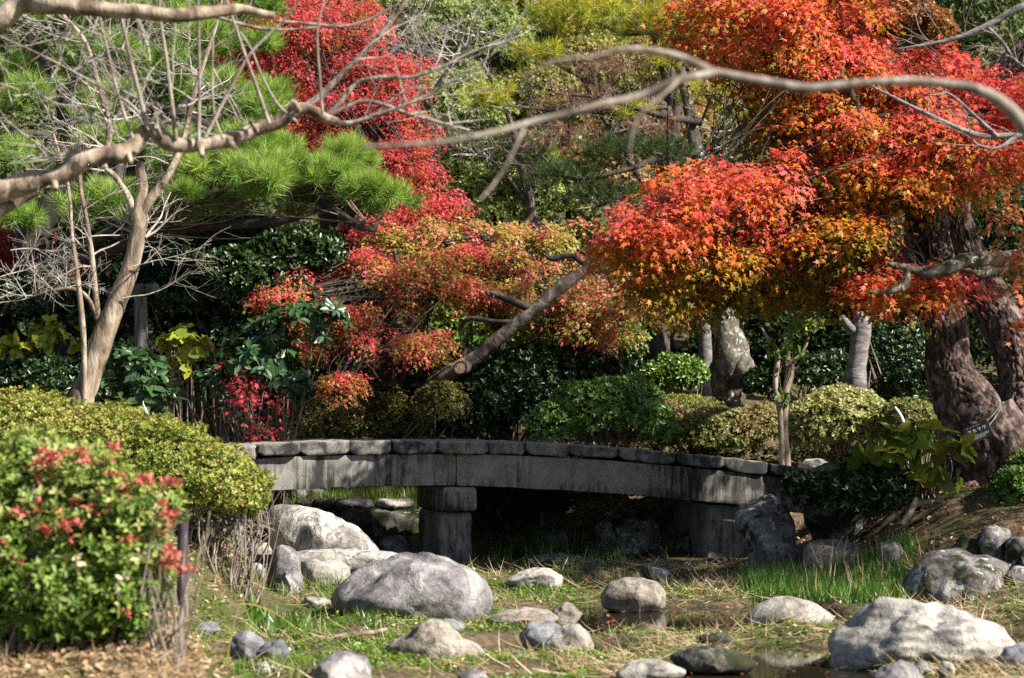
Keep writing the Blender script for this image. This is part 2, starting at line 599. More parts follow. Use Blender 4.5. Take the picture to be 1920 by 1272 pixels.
def ground_z(x, y):
    x = np.asarray(x, float)
    y = np.asarray(y, float)
    xl = pw(y, [5, 10, 12, 13, 14, 15.5, 17, 19, 22, 25, 30], [-0.9, -0.9, -1.3, -1.9, -2.2, -2.1, -1.75, -2.2, -2.6, -2.8, -3.0])
    left = pw(y, [5, 10, 12, 15, 17], [0.1, 0.3, 0.5, 0.7, 0.8]) * smooth((xl - x) / 1.0)
    xr = pw(y, [5, 12, 15, 17, 19, 21.5, 24], [4.2, 4.2, 3.9, 3.4, 3.0, 2.7, 2.4])
    right = pw(y, [16, 18, 21], [0.3, 0.42, 0.95]) * smooth((x - xr) / 2.4)
    yb = pw(x, [-3, -0.6, 0.2, 1.5, 3], [25.1, 25.1, 24.6, 24.4, 23.6])
    backh = pw(x, [-3, -0.8, 0.5, 3], [0.5, 0.5, 1.0, 1.1])
    back = backh * smooth((y - yb) / pw(x, [-1, 0.4], [0.7, 2.4]))
    z = np.maximum(np.maximum(left, right), back)
    far = np.clip(y - 27.5, 0, None)
    z = z + 0.9 * smooth(far / 6) + 0.10 * far + 0.5 * np.clip(y - 44, 0, None)
    P = np.stack([x, y, np.zeros_like(x)], -1)
    z = z + 0.05 * fbm(P * 0.9, 3, 3) + 0.025 * fbm(P * 4.1, 9, 3)
    for px, Y, a, b_, d in POOLS:
        cx = (px - 960) / FPX * Y
        q = ((x - cx) / (1.25 * a)) ** 2 + ((y - Y) / (1.25 * b_)) ** 2
        q = q + 0.5 * vnoise(P * 3.1, 21)
        z = z - d * smooth(1.5 - q)
    return z


gx = np.concatenate([np.linspace(-90, -9, 14), np.arange(-8.5, 8.6, 0.085), np.linspace(9, 90, 14)])
gy = np.concatenate([np.linspace(-30, 7, 10), np.arange(7.5, 31, 0.085), np.linspace(31.5, 60, 34), np.linspace(64, 130, 12)])
GX, GY = np.meshgrid(gx, gy)
GZ = ground_z(GX, GY)
V = np.stack([GX, GY, GZ], -1).reshape(-1, 3)
idx = np.arange(len(V)).reshape(GX.shape)
F = np.stack([idx[:-1, :-1], idx[:-1, 1:], idx[1:, 1:], idx[1:, :-1]], -1).reshape(-1, 4)
g = mesh_from('ground', V, [F], M_GROUND, smooth_sh=True)
g['kind'] = 'structure'

wx, wy = np.meshgrid(np.linspace(-3.4, 5.0, 60), np.linspace(10.5, 24.5, 80))
V = np.stack([wx, wy, np.full_like(wx, -0.062)], -1).reshape(-1, 3)
idx = np.arange(len(V)).reshape(wx.shape)
F = np.stack([idx[:-1, :-1], idx[:-1, 1:], idx[1:, 1:], idx[1:, :-1]], -1).reshape(-1, 4)
wt = mesh_from('stream_water', V, [F], M_WATER, smooth_sh=True)
wt['kind'] = 'structure'


# ------------------------------------------------------------------ leaves
def frames(nrm, tip):
    n = unit(nrm)
    d = tip - (tip * n).sum(1, keepdims=True) * n
    d = unit(d)
    s = np.cross(d, n)
    return np.stack([s, d, n], -1)


def star(lobes, tipr, notch, span=250):
    pts = [(0.0, -0.05, 0.0)]
    a = np.linspace(-span / 2, span / 2, lobes)
    for i, ang in enumerate(a):
        th = R(90 - ang)
        k = 1 - 0.38 * (abs(ang) / (span / 2)) ** 1.6
        pts.append((math.cos(th) * tipr * k, 0.32 + math.sin(th) * tipr * k, -0.10 * k))
        if i < lobes - 1:
            th2 = R(90 - (ang + a[i + 1]) / 2)
            pts.append((math.cos(th2) * notch, 0.32 + math.sin(th2) * notch, 0.02))
    T = np.array(pts)
    return T, [np.arange(len(T))[None, ::-1]]


T_MAPLE = star(5, 0.68, 0.2)
T_MAPLE7 = star(7, 0.68, 0.24, 270)
T_MAPLE3 = star(3, 0.66, 0.2, 170)
# an oval leaf folded along its midrib
T_OVAL = (np.array([(0, 0, 0), (0.2, 0.3, 0.07), (0.21, 0.62, 0.06), (0, 1.0, -0.08), (-0.21, 0.62, 0.06), (-0.2, 0.3, 0.07)]),
          [np.array([[0, 1, 2, 3], [0, 3, 4, 5]])])
T_QUAD = (np.array([(0, 0, 0), (0.27, 0.5, 0.05), (0, 1.0, -0.04), (-0.27, 0.5, 0.05)]), [np.array([[0, 1, 2, 3]])])
T_HEART = (np.array([(0, 0, 0), (0.3, -0.02, 0.04), (0.47, 0.28, 0.07), (0.34, 0.66, 0.03), (0, 1.0, -0.12), (-0.34, 0.66, 0.03), (-0.47, 0.28, 0.07), (-0.3, -0.02, 0.04)]),
           [np.array([[0, 1, 2, 3], [0, 3, 4, 5], [0, 5, 6, 7]])])
T_NEEDLE = (np.array([(-0.5, 0, 0), (0.5, 0, 0), (0, 1, 0)]), [np.array([[0, 1, 2]])])
T_BLADE = (np.array([(-0.5, 0, 0), (0.5, 0, 0), (0.4, 0.5, 0.05), (-0.4, 0.5, 0.05), (0, 1, 0.22)]), [np.array([[0, 1, 2], [0, 2, 3], [3, 2, 4]])])


def leaves(name, T, P, Rm, S, C, mat, parent=None, W=None, kind=None, center=None):
    Tv, Tf = T
    k = len(Tv)
    n = len(P)
    Sv = np.stack([S if W is None else W, S, S], -1)
    Vt = Tv[None] * Sv[:, None, :]
    V = np.einsum('nij,nkj->nki', Rm, Vt) + P[:, None]
    faces = []
    for f in Tf:
        faces.append((f[None] + (np.arange(n) * k)[:, None, None]).reshape(-1, f.shape[1]))
    o = mesh_from(name, V.reshape(-1, 3), faces, mat, parent, tint=np.repeat(C, k, 0), center=center)
    if kind:
        o['kind'] = kind
    return o


def leaf_parts(T, P, Rm, S, C, mat, parent, nm='leaf'):
    """single leaves as parts that share a few meshes"""
    off = base_of(parent)
    order = np.argsort(C @ np.array([1.0, 2.3, 0.6]))
    groups = np.array_split(order, min(12, len(order)))
    Tv, Tf = T
    for gi in groups:
        c = C[gi].mean(0)
        me = None
        for i in gi:
            if me is None:
                o = mesh_from(nm, Tv, Tf, mat, None, tint=np.repeat(c[None], len(Tv), 0))
                me = o.data
                o.parent = parent
            else:
                o = bpy.data.objects.new(nm, me)
                link(o, parent)
            M = np.eye(4)
            M[:3, :3] = Rm[i] * S[i]
            M[:3, 3] = P[i] - off
            o.matrix_local = Matrix(M.tolist())


def split_near(n_parts, T, P, Rm, S, C, mat, parent, rest='crown', kind=None):
    """the leaves nearest the camera and facing it become parts; the rest is one part"""
    big = S / P[:, 1] * (0.25 + np.abs(Rm[:, 1, 2])) - 0.0006 * (P[:, 1] - P[:, 1].min())
    o = np.argsort(-big)
    a, b_ = o[:n_parts], o[n_parts:]
    leaf_parts(T, P[a], Rm[a], S[a], C[a], mat, parent)
    return leaves(rest, T, P[b_], Rm[b_], S[b_], C[b_], mat, parent, kind=kind)


def pal(stops, tt):
    stops = np.array(stops)
    x = np.linspace(0, 1, len(stops))
    tt = np.clip(tt, 0, 1)
    return np.stack([np.interp(tt, x, stops[:, i]) for i in range(3)], 1) ** 1.14 * 1.08


def ell(px, py, Y, rx, rz, ry=None):
    c = at(px, py, Y)
    s = Y / FPX
    return (c, np.array([rx * s, ry if ry else 0.8 * rx * s, rz * s]))


def inside(E, n, power=2.0):
    """random points in a set of ellipsoids, denser towards the outside; also the outward direction and which ellipsoid"""
    vol = np.array([np.prod(e[1]) ** (2 / 3) for e in E])
    k = rng.choice(len(E), n, p=vol / vol.sum())
    u = unit(rng.normal(0, 1, (n, 3)))
    r = rng.random(n) ** (1 / power)
    c = np.array([e[0] for e in E])[k]
    rad = np.array([e[1] for e in E])[k]
    return c + u * rad * r[:, None], unit(u / rad), k, u * r[:, None]


def lumps(E, m, r, zmin=-0.2, flat=0.7, out=0.85):
    """smaller mounds spread over a set of ellipsoids"""
    o = []
    for c, rad in E:
        k = max(2, int(m * rad[0] * (rad[1] + rad[2])))
        u = unit(rng.normal(0, 1, (k, 3)))
        u[:, 2] = np.where(u[:, 2] < zmin, -u[:, 2], u[:, 2])
        for q in u:
            s = r * rng.uniform(0.55, 1.35)
            o.append((c + q * rad * rng.uniform(out - 0.2, out + 0.15), np.array([s * rng.uniform(0.8, 1.3), s, s * flat])))
    return o


def maple_leaves(E, npad, nleaf, pad_r, size, stops, bias=0.0, topb=0.35, padvar=0.22, leafvar=0.13, ebias=None):
    Pc, outw, k, loc = inside(E, npad, 2.6)
    padn = unit(np.array([0, 0, 1.0]) * 0.85 + outw * 0.5 + np.array([0.1, -0.22, 0]) + rng.normal(0, 0.2, (npad, 3)))
    pr = pad_r * rng.uniform(0.5, 1.5, npad)
    n = npad * nleaf
    i = np.repeat(np.arange(npad), nleaf)
    a = rng.uniform(0, 2 * np.pi, n)
    rr = np.sqrt(rng.random(n))
    e1 = unit(np.cross(padn, rng.normal(0, 1, (npad, 3))))
    e2 = np.cross(padn, e1)
    rad = e1[i] * np.cos(a)[:, None] + e2[i] * np.sin(a)[:, None]
    P = Pc[i] + rad * (rr * pr[i])[:, None] - padn[i] * (0.35 * rr ** 2 * pr[i])[:, None] + rng.normal(0, 0.025, (n, 3)) - np.array([0, 0, 1]) * (0.3 * rr ** 2 * pr[i])[:, None]
    nrm = unit(padn[i] + rad * 0.5 * rr[:, None] + rng.normal(0, 0.38, (n, 3)))
    tip = rad + np.array([0, 0, -0.55]) + rng.normal(0, 0.35, (n, 3))
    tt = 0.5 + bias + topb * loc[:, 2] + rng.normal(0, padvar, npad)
    if ebias is not None:
        tt = tt + np.array(ebias)[k]
    tl = tt[i] + rng.normal(0, leafvar, n) + 0.1 * (0.5 - rr)
    C = pal(stops, tl) * rng.uniform(0.8, 1.2, n)[:, None]
    S = size * rng.uniform(0.5, 1.35, n)
    Fm = frames(nrm, tip)
    Fm[:, :, 0] *= rng.uniform(0.55, 1.0, n)[:, None]
    Fm[:, :, 2] *= rng.uniform(-1.5, 3.0, n)[:, None]
    return P, Fm, S, C, Pc


def rosettes(E, n, k, size, stops, lo=0.8, hi=1.02, zmin=-0.4, ang=(35, 78), bias=0.0, topb=0.2, rough=0.12, rf=3.0, leafvar=0.16, ebias=None, cull=True):
    area = np.array([(e[1][0] * e[1][2] + e[1][0] * e[1][1] + e[1][1] * e[1][2]) for e in E])
    ke = rng.choice(len(E), n, p=area / area.sum())
    u = unit(rng.normal(0, 1, (n, 3)))
    u[:, 2] = np.where(u[:, 2] < zmin, -u[:, 2], u[:, 2])
    c = np.array([e[0] for e in E])[ke]
    rad = np.array([e[1] for e in E])[ke]
    base = c + u * rad
    f = rng.uniform(lo, hi, n) + rough * fbm(base * rf, 5, 3) + 0.03 * rng.normal(0, 1, n)
    P = c + u * rad * f[:, None]
    if cull:
        keep = np.ones(n, bool)
        for j, e in enumerate(E):
            q = (((P - e[0]) / e[1]) ** 2).sum(1)
            keep &= ~((q < 0.42) & (ke != j))
        P, u, rad, ke = P[keep], u[keep], rad[keep], ke[keep]
        n = len(P)
    outw = unit(u / rad)
    ax = unit(outw + np.array([0, 0, 0.35]) + rng.normal(0, 0.33, (n, 3)))
    e1 = unit(np.cross(ax, rng.normal(0, 1, (n, 3))))
    e2 = np.cross(ax, e1)
    i = np.repeat(np.arange(n), k)
    a = np.tile(np.arange(k) * 2 * np.pi / k, n) + rng.normal(0, 0.35, n * k)
    radl = e1[i] * np.cos(a)[:, None] + e2[i] * np.sin(a)[:, None]
    ph = np.radians(rng.uniform(ang[0], ang[1], n * k))[:, None]
    d = ax[i] * np.cos(ph) + radl * np.sin(ph)
    nr = ax[i] * np.sin(ph) - radl * np.cos(ph)
    nr = nr + rng.normal(0, 0.18, nr.shape)
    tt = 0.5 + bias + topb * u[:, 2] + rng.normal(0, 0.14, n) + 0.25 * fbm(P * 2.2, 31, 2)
    if ebias is not None:
        tt = tt + np.array(ebias)[ke]
    C = pal(stops, tt[i] + rng.normal(0, leafvar, n * k)) * rng.uniform(0.8, 1.2, n * k)[:, None]
    S = size * rng.uniform(0.7, 1.25, n * k)
    return P[i] + d * (0.08 * S)[:, None], frames(nr, d), S, C, P


def tufts(E, n, k, L, w, stops, lo=0.55, zmin=-0.25, bias=0.0, upw=0.75, spread=(12, 85), topb=0.2, cull=True):
    """pine shoots: k needles round each"""
    area = np.array([e[1][0] * e[1][1] for e in E])
    ke = rng.choice(len(E), n, p=area / area.sum())
    u = unit(rng.normal(0, 1, (n, 3)))
    u[:, 2] = np.where(u[:, 2] < zmin, -u[:, 2], u[:, 2])
    c = np.array([e[0] for e in E])[ke]
    rad = np.array([e[1] for e in E])[ke]
    f = rng.uniform(lo, 1.05, n)
    P = c + u * rad * f[:, None]
    ax = unit(unit(u / rad) * 0.6 + np.array([0, 0, upw]) + rng.normal(0, 0.28, (n, 3)))
    e1 = unit(np.cross(ax, rng.normal(0, 1, (n, 3))))
    e2 = np.cross(ax, e1)
    i = np.repeat(np.arange(n), k)
    m_ = n * k
    a = rng.uniform(0, 2 * np.pi, m_)
    radl = e1[i] * np.cos(a)[:, None] + e2[i] * np.sin(a)[:, None]
    s = rng.random(m_)
    ph = np.radians(spread[0] + (spread[1] - spread[0]) * (1 - s) * rng.uniform(0.4, 1.1, m_))[:, None]
    d = unit(ax[i] * np.cos(ph) + radl * np.sin(ph) + np.array([0, 0, -0.08]))
    S = L * rng.uniform(0.7, 1.15, m_)
    Pn = P[i] + ax[i] * (s * 0.45 * L)[:, None]
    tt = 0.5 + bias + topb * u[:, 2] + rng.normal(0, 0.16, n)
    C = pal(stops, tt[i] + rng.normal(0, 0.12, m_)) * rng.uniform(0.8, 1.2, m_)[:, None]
    view = unit(Pn - CAM)
    nr = unit(rng.normal(0, 1, (m_, 3)) - 0.8 * view)
    return Pn, frames(nr, d), S, C, np.full(m_, w) * rng.uniform(0.7, 1.3, m_), P


def stems(name, mat, parent, tips, root, r0=0.012, sag=0.0, cnt=30, sides=4):
    """thin twigs from a root region to some of the leaf clusters"""
    mb = MB()
    k = rng.choice(len(tips), min(cnt, len(tips)), replace=False)
    for j in k:
        p = tips[j]
        r = np.asarray(root[rng.integers(len(root))] if np.ndim(root) > 1 else root, float)
        mid = (p + r) / 2 + rng.normal(0, 0.08, 3) * np.linalg.norm(p - r) + np.array([0, 0, -sag])
        tube(mb, [np.r_[r, r0], np.r_[mid, r0 * 0.7], np.r_[p, r0 * 0.25]], sides, 0.12)
    return mb.build(name, mat, parent, smooth_sh=True)

# ------------------------------------------------------------------ stone bridge
BA = R(15)
BU = np.array([math.cos(BA), math.sin(BA), 0.0])
BV = np.array([-math.sin(BA), math.cos(BA), 0.0])
P0 = at(862, 907, 23.0)
P0[2] = 0.0


def u_of(px):
    k = (px - 960) / FPX
    X = k * (P0[1] - math.tan(BA) * P0[0]) / (1 - math.tan(BA) * k)
    return (X - P0[0]) / math.cos(BA)


def B(u, v, z):
    return P0 + BU * u + BV * v + np.array([0, 0, z])


def deck(u):
    return 1.392 - 0.0152 * (u + 0.55) ** 2


def block(u0, u1, v0, v1, zb, zt, seed, nu=10, nv=8, nz=6, ch=0.02, amp=0.008, f=6.0, vch=0.0):
    """a hewn stone block: rounded edges, slightly uneven faces. zb, zt: functions of u"""
    V, F, n = [], [], 0
    su = np.linspace(0, 1, nu)
    sv = np.linspace(0, 1, nv)
    sz = np.linspace(0, 1, nz)

    def face(A, Bb, mk):
        nonlocal n
        a, b_ = np.meshgrid(A, Bb)
        p = mk(a.ravel(), b_.ravel())
        idx = np.arange(a.size).reshape(a.shape) + n
        V.append(p)
        F.append(np.stack([idx[:-1, :-1], idx[:-1, 1:], idx[1:, 1:], idx[1:, :-1]], -1).reshape(-1, 4))
        n += a.size
    o, z0 = np.ones, np.zeros
    face(su, sz, lambda a, b_: np.stack([a, z0(len(a)), b_], 1))
    face(su[::-1], sz, lambda a, b_: np.stack([a, o(len(a)), b_], 1))
    face(sv[::-1], sz, lambda a, b_: np.stack([z0(len(a)), a, b_], 1))
    face(sv, sz, lambda a, b_: np.stack([o(len(a)), a, b_], 1))
    face(su, sv, lambda a, b_: np.stack([a, b_, o(len(a))], 1))
    face(su, sv[::-1], lambda a, b_: np.stack([a, b_, z0(len(a))], 1))
    q = np.vstack(V)
    u = u0 + (u1 - u0) * q[:, 0]
    vv = v0 + (v1 - v0) * q[:, 1]
    b0, t0 = zb(u), zt(u)
    z = b0 + (t0 - b0) * q[:, 2]
    # round the edges
    du = np.minimum(u - u0, u1 - u)
    dv = np.minimum(vv - v0, v1 - vv)
    dz = np.minimum(z - b0, t0 - z)

    def pull(d1, d2):
        return np.clip(1 - np.hypot(d1, d2) / ch, 0, 1) * ch * 0.6
    cu, cv, cz = (u0 + u1) / 2, (v0 + v1) / 2, (b0 + t0) / 2
    e = pull(du, dv)
    u = u + np.sign(cu - u) * (e + pull(du, dz))
    vv = vv + np.sign(cv - vv) * (e + pull(dv, dz))
    z = z + np.sign(cz - z) * (pull(du, dz) + pull(dv, dz))
    if vch:
        e2 = np.minimum(u - u0, u1 - u)
        vv = vv + np.clip(1 - e2 / 0.075, 0, 1) * vch * np.clip((cv - vv) / (cv - v0), -1, 1)
    P = B(0, 0, 0)[None] + BU * u[:, None] + BV * vv[:, None] + np.array([0, 0, 1.0]) * z[:, None]
    d = np.stack([vnoise(P * f, seed + s) + 0.5 * vnoise(P * f * 2.3, seed + s + 7) for s in (0, 100, 200)], 1)
    return P + d * amp, np.vstack(F)


bridge = thing('stone_bridge', 'low arched granite slab bridge on a squared stone pier across the stream bed', 'bridge', B(0, 0.6, 0))


def bpart(name, *a, **k):
    V, F = block(*a, **k)
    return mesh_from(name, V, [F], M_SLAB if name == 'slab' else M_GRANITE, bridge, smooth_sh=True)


cut = [u_of(p) for p in (318, 402, 483, 563, 656, 734, 819, 914, 985, 1065, 1160, 1264, 1354, 1439, 1517)]
W = 1.5
rr = random.Random(4)
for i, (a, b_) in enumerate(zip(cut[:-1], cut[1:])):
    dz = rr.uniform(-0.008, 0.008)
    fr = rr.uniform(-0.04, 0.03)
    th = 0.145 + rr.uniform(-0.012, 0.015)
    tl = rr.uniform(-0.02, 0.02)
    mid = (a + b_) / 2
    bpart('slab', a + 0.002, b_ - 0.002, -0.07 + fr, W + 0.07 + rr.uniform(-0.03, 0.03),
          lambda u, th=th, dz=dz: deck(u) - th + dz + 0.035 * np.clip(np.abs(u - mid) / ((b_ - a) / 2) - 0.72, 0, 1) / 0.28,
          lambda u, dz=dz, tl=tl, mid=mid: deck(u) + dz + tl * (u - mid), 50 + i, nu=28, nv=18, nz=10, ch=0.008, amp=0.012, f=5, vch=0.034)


def btop(u):
    return deck(u) - 0.155


def bbot(u):
    return 1.392 - 0.0152 * (u + 0.55) ** 2 - 0.155 - 0.36 - 0.012 * (u > 0.05) * np.clip(u, 0, 2)


us = u_of(856)
for v0, v1 in ((0.0, 0.36), (W - 0.36, W)):
    bpart('beam', u_of(300), us - 0.0015, v0, v1, bbot, btop, 90, nu=46, nv=6, nz=8, ch=0.01, amp=0.007, f=4)
    bpart('beam', us + 0.0015, u_of(1522), v0 - 0.004, v1, bbot, btop, 95, nu=56, nv=6, nz=8, ch=0.01, amp=0.007, f=4)
cb = float(bbot(np.array(0.0))) - 0.002
c0, c1 = u_of(832), u_of(897)
bpart('pier_cap', c0, c1, 0.02, W - 0.05, lambda u: cb - 0.29 + 0 * u, lambda u: cb + 0 * u, 70, nu=10, nv=16, nz=8, ch=0.02, amp=0.006)
pw_ = c1 - c0
bpart('pier_post', c0 + 0.015, c1 - 0.0, 0.26, 0.26 + pw_, lambda u: -0.25 + 0 * u, lambda u: cb - 0.292 + 0 * u, 73, nu=10, nv=10, nz=14, ch=0.03, amp=0.008)
bpart('pier_post', c0 + 0.0, c1 + 0.01, 0.95, 0.95 + pw_, lambda u: -0.25 + 0 * u, lambda u: cb - 0.292 + 0 * u, 76, nu=10, nv=10, nz=14, ch=0.03, amp=0.008)
ab0 = u_of(1332)
bpart('abutment', ab0, u_of(1500), 0.14, W - 0.1, lambda u: -0.4 + 0 * u, lambda u: bbot(u) - 0.003, 79, nu=12, nv=12, nz=12, ch=0.03, amp=0.015)
bpart('abutment', u_of(318), u_of(470), 0.14, W - 0.1, lambda u: -0.2 + 0 * u, lambda u: bbot(u) - 0.003, 82, nu=12, nv=12, nz=12, ch=0.03, amp=0.015)

# ------------------------------------------------------------------ rocks
_ico = {}


def ico(n):
    if n not in _ico:
        bm = bmesh.new()
        bmesh.ops.create_icosphere(bm, subdivisions=n, radius=1)
        V = np.array([v.co for v in bm.verts])
        F = np.array([[v.index for v in f.verts] for f in bm.faces])
        bm.free()
        _ico[n] = (V, F)
    return _ico[n]


_rk = [0]


def rock(label, poly, Y, mat, depth=None, name='boulder', cat='rock', sub=None, facets=12, amp=0.06, cutd=0.8, sink=0.9, planes=(), group='rocks along the stream', ridge=0.0):
    _rk[0] += 1
    seed = 300 + _rk[0] * 13
    rs = np.random.default_rng(seed)
    poly = np.array(poly, float)
    w = np.ptp(poly[:, 0]) * Y / FPX
    h = np.ptp(poly[:, 1]) * Y / FPX
    dr = depth if depth else 0.42 * w * rs.uniform(0.85, 1.15)
    Yc = Y + 0.55 * dr
    pts = np.array([at(p[0], p[1], Yc) for p in poly])
    c = np.array([(pts[:, 0].min() + pts[:, 0].max()) / 2, Yc, pts[:, 2].min() + 0.42 * np.ptp(pts[:, 2])])
    # radius of the outline as a function of the angle
    q = pts[:, [0, 2]] - c[[0, 2]]
    if sub is None:
        px = w * FPX / Y
        sub = 5 if px > 110 else 4
    U, F = ico(sub)
    th = np.arctan2(U[:, 2], U[:, 0])
    grid = np.linspace(-np.pi, np.pi, 361)
    rad = np.zeros(361)
    A, Bq = q, np.roll(q, -1, 0)
    for gi, a in enumerate(grid):
        dx, dz = math.cos(a), math.sin(a)
        e = Bq - A
        den = dx * e[:, 1] - dz * e[:, 0]
        den = np.where(np.abs(den) < 1e-9, 1e-9, den)
        tt = (A[:, 0] * e[:, 1] - A[:, 1] * e[:, 0]) / den
        ss = (A[:, 0] * dz - A[:, 1] * dx) / den
        ok = (ss >= -1e-6) & (ss <= 1 + 1e-6) & (tt > 0)
        rad[gi] = tt[ok].max() if ok.any() else 0.3 * min(w, h)
    rad = np.convolve(np.r_[rad[-4:-1], rad, rad[1:4]], np.ones(7) / 7, 'valid')
    r = np.interp(th, grid, rad)
    down = np.where(U[:, 2] < 0, 1 + sink * np.clip(-U[:, 2] * 1.6, 0, 1), 1)
    S = U.copy()
    for j in range(facets):
        d = unit(rs.normal(0, 1, 3) * np.array([0.8, 1.3, 0.8]))
        if abs(d[1]) < 0.35:
            d[1] = -0.6
            d = unit(d)
        o_ = cutd * rs.uniform(0.88, 1.08)
        ex = np.clip(S @ d - o_, 0, None)
        S = S - ex[:, None] * d * 0.85
    for d, o_ in planes:
        d = unit(np.array(d, float))
        S = S - np.clip(S @ d - o_, 0, None)[:, None] * d * 0.97
    rho = np.hypot(S[:, 0], S[:, 2])
    rho = np.where(rho > 0, rho ** 0.82, 0)
    P = np.stack([rho * r * np.cos(th), S[:, 1] * dr, rho * r * np.sin(th) * down], 1)
    sz = (w * h * dr) ** (1 / 3)
    nn = fbm((P + seed) * (2.2 / sz), seed, 4, 0.5)
    rg = 1 - np.abs(fbm((P + seed) * (1.5 / sz), seed + 5, 3, 0.55)) * 2
    P = P + unit(P) * ((nn * amp + rg * (amp * 0.5 + ridge)) * sz)[:, None]
    if ridge:
        P[:, 2] += 0.25 * ridge * sz * np.sin(P[:, 2] / sz * 22 + 3 * vnoise(P * 2.0, seed))
    o = mesh_from(name, P + c, [F], mat, None, smooth_sh=True, center=c)
    return tag(o, label, cat, group)


rock('large rounded grey boulder sitting in front of the bridge pier', [(630, 1125), (645, 1100), (665, 1080), (695, 1060), (735, 1045), (790, 1037), (835, 1047), (870, 1066), (905, 1085), (925, 1125), (925, 1150), (890, 1168), (780, 1166), (680, 1158), (640, 1145)], 16.4, M_RK_GREY, 0.55, cutd=0.88, facets=9, amp=0.062)
rock('upright pointed grey stone standing on end in the grass', [(488, 1107), (500, 1060), (512, 1027), (528, 1022), (547, 1028), (562, 1042), (570, 1095), (573, 1114), (540, 1120), (500, 1112)], 18.7, M_RK_GREY, 0.34, 'standing_stone', cutd=0.95, amp=0.02, sub=5, planes=(((-0.72, -0.69, 0.08), 0.22), ((0.85, -0.5, 0.1), 0.5)))
rock('smooth wide pale stone just behind the upright pointed stone', [(566, 1055), (590, 1047), (605, 1052), (635, 1047), (655, 1062), (662, 1088), (640, 1102), (585, 1104), (566, 1095)], 19.7, M_RK_PALE, 0.22)
rock('big white veined boulder sloping down under the left end of the bridge', [(503, 975), (512, 955), (530, 945), (560, 946), (595, 952), (635, 968), (665, 990), (695, 1013), (722, 1032), (722, 1050), (640, 1052), (560, 1050), (525, 1035), (505, 1005)], 20.9, M_RK_VEIN, 0.4, amp=0.07)
rock('low pale ledge stone at the foot of the white veined boulder', [(530, 1040), (600, 1028), (680, 1030), (745, 1035), (768, 1050), (755, 1074), (660, 1076), (580, 1070), (535, 1060)], 20.6, M_RK_VEIN, 0.3)
rock('brown boulder leaning behind the white veined boulder', [(630, 965), (655, 953), (690, 956), (710, 980), (724, 1006), (708, 1022), (660, 1020), (635, 1000)], 24.9, M_RK_DARK, 0.3)
rock('small squarish speckled stone beside the pier post', [(712, 1018), (722, 1007), (745, 1003), (765, 1006), (771, 1020), (770, 1042), (745, 1052), (715, 1042)], 23.9, M_RK_GREY, 0.18, cutd=0.72)
rock('flat topped dark block behind the bridge pier', [(688, 958), (720, 950), (790, 951), (800, 958), (795, 1030), (735, 1030), (700, 1005)], 25.4, M_RK_DARK, 0.5, cutd=0.75)
rock('grey stone at the bank left of the upright pointed stone', [(466, 1040), (474, 1022), (498, 1017), (520, 1025), (518, 1050), (475, 1052)], 21.6, M_RK_PALE)
rock('flat buff stone half buried in the leaf litter of the left bank', [(392, 1040), (405, 1031), (428, 1034), (434, 1046), (400, 1050)], 21.5, M_RK_TAN)
rock('long bluish stone lying beyond the red leaved foreground shrub', [(352, 1090), (372, 1072), (405, 1068), (432, 1062), (450, 1082), (448, 1102), (400, 1104), (360, 1100)], 19.6, M_RK_BLUE)
rock('rounded grey stone between the bluish stone and the upright stone', [(456, 1075), (470, 1058), (485, 1055), (498, 1068), (498, 1090), (462, 1090)], 20.2, M_RK_GREY)
rock('small wedge of pale stone at the left foot of the largest boulder', [(562, 1135), (575, 1119), (605, 1121), (630, 1130), (605, 1147), (570, 1147)], 17.2, M_RK_PALE)
rock('grey stone tucked behind the left shoulder of the largest boulder', [(660, 1075), (672, 1058), (692, 1051), (715, 1060), (718, 1086), (670, 1088)], 20.8, M_RK_GREY)
rock('tan tent shaped boulder in front of the largest boulder', [(708, 1218), (745, 1197), (780, 1175), (805, 1165), (825, 1165), (845, 1182), (870, 1195), (898, 1210), (915, 1225), (895, 1238), (840, 1240), (780, 1240), (740, 1226)], 13.9, M_RK_TAN, 0.28, cutd=0.72, amp=0.06)
rock('smooth grey boulder cropped by the bottom edge of the picture', [(572, 1280), (598, 1244), (622, 1226), (650, 1222), (682, 1232), (698, 1258), (698, 1310), (575, 1310)], 12.3, M_RK_GREY, 0.26)
rock('flat oval pale stone in grass right of the pier', [(943, 1088), (972, 1072), (1000, 1067), (1030, 1067), (1058, 1080), (1058, 1098), (1000, 1103), (950, 1098)], 19.9, M_RK_PALE, 0.3)
rock('smooth rounded tan boulder mirrored in the pool', [(1125, 1115), (1145, 1093), (1170, 1085), (1200, 1083), (1236, 1092), (1251, 1115), (1248, 1134), (1180, 1138), (1128, 1132)], 17.9, M_RK_TAN, 0.28, cutd=0.9, amp=0.03)
rock('slanting two tone stone behind the boulder mirrored in the pool', [(1197, 1070), (1214, 1059), (1245, 1066), (1275, 1080), (1295, 1094), (1270, 1101), (1212, 1096)], 20.2, M_RK_LICH, 0.2)
rock('long dark flat rock at the water edge under the bridge', [(988, 1052), (1010, 1042), (1040, 1038), (1080, 1041), (1106, 1052), (1085, 1066), (1000, 1068)], 22.4, M_RK_DARK, 0.25)
rock('low flat stone touching the right side of the largest boulder', [(912, 1162), (945, 1145), (985, 1140), (1025, 1142), (1050, 1160), (1035, 1176), (930, 1178)], 15.9, M_RK_TAN, 0.3)
rock('small rounded buff stone behind the low flat stone', [(1033, 1145), (1048, 1131), (1072, 1134), (1092, 1152), (1075, 1166), (1038, 1164)], 16.5, M_RK_TAN)
rock('bluish grey stone left of the small pale pyramid stone', [(975, 1190), (995, 1168), (1030, 1163), (1055, 1175), (1058, 1200), (1015, 1216), (980, 1210)], 14.8, M_RK_BLUE)
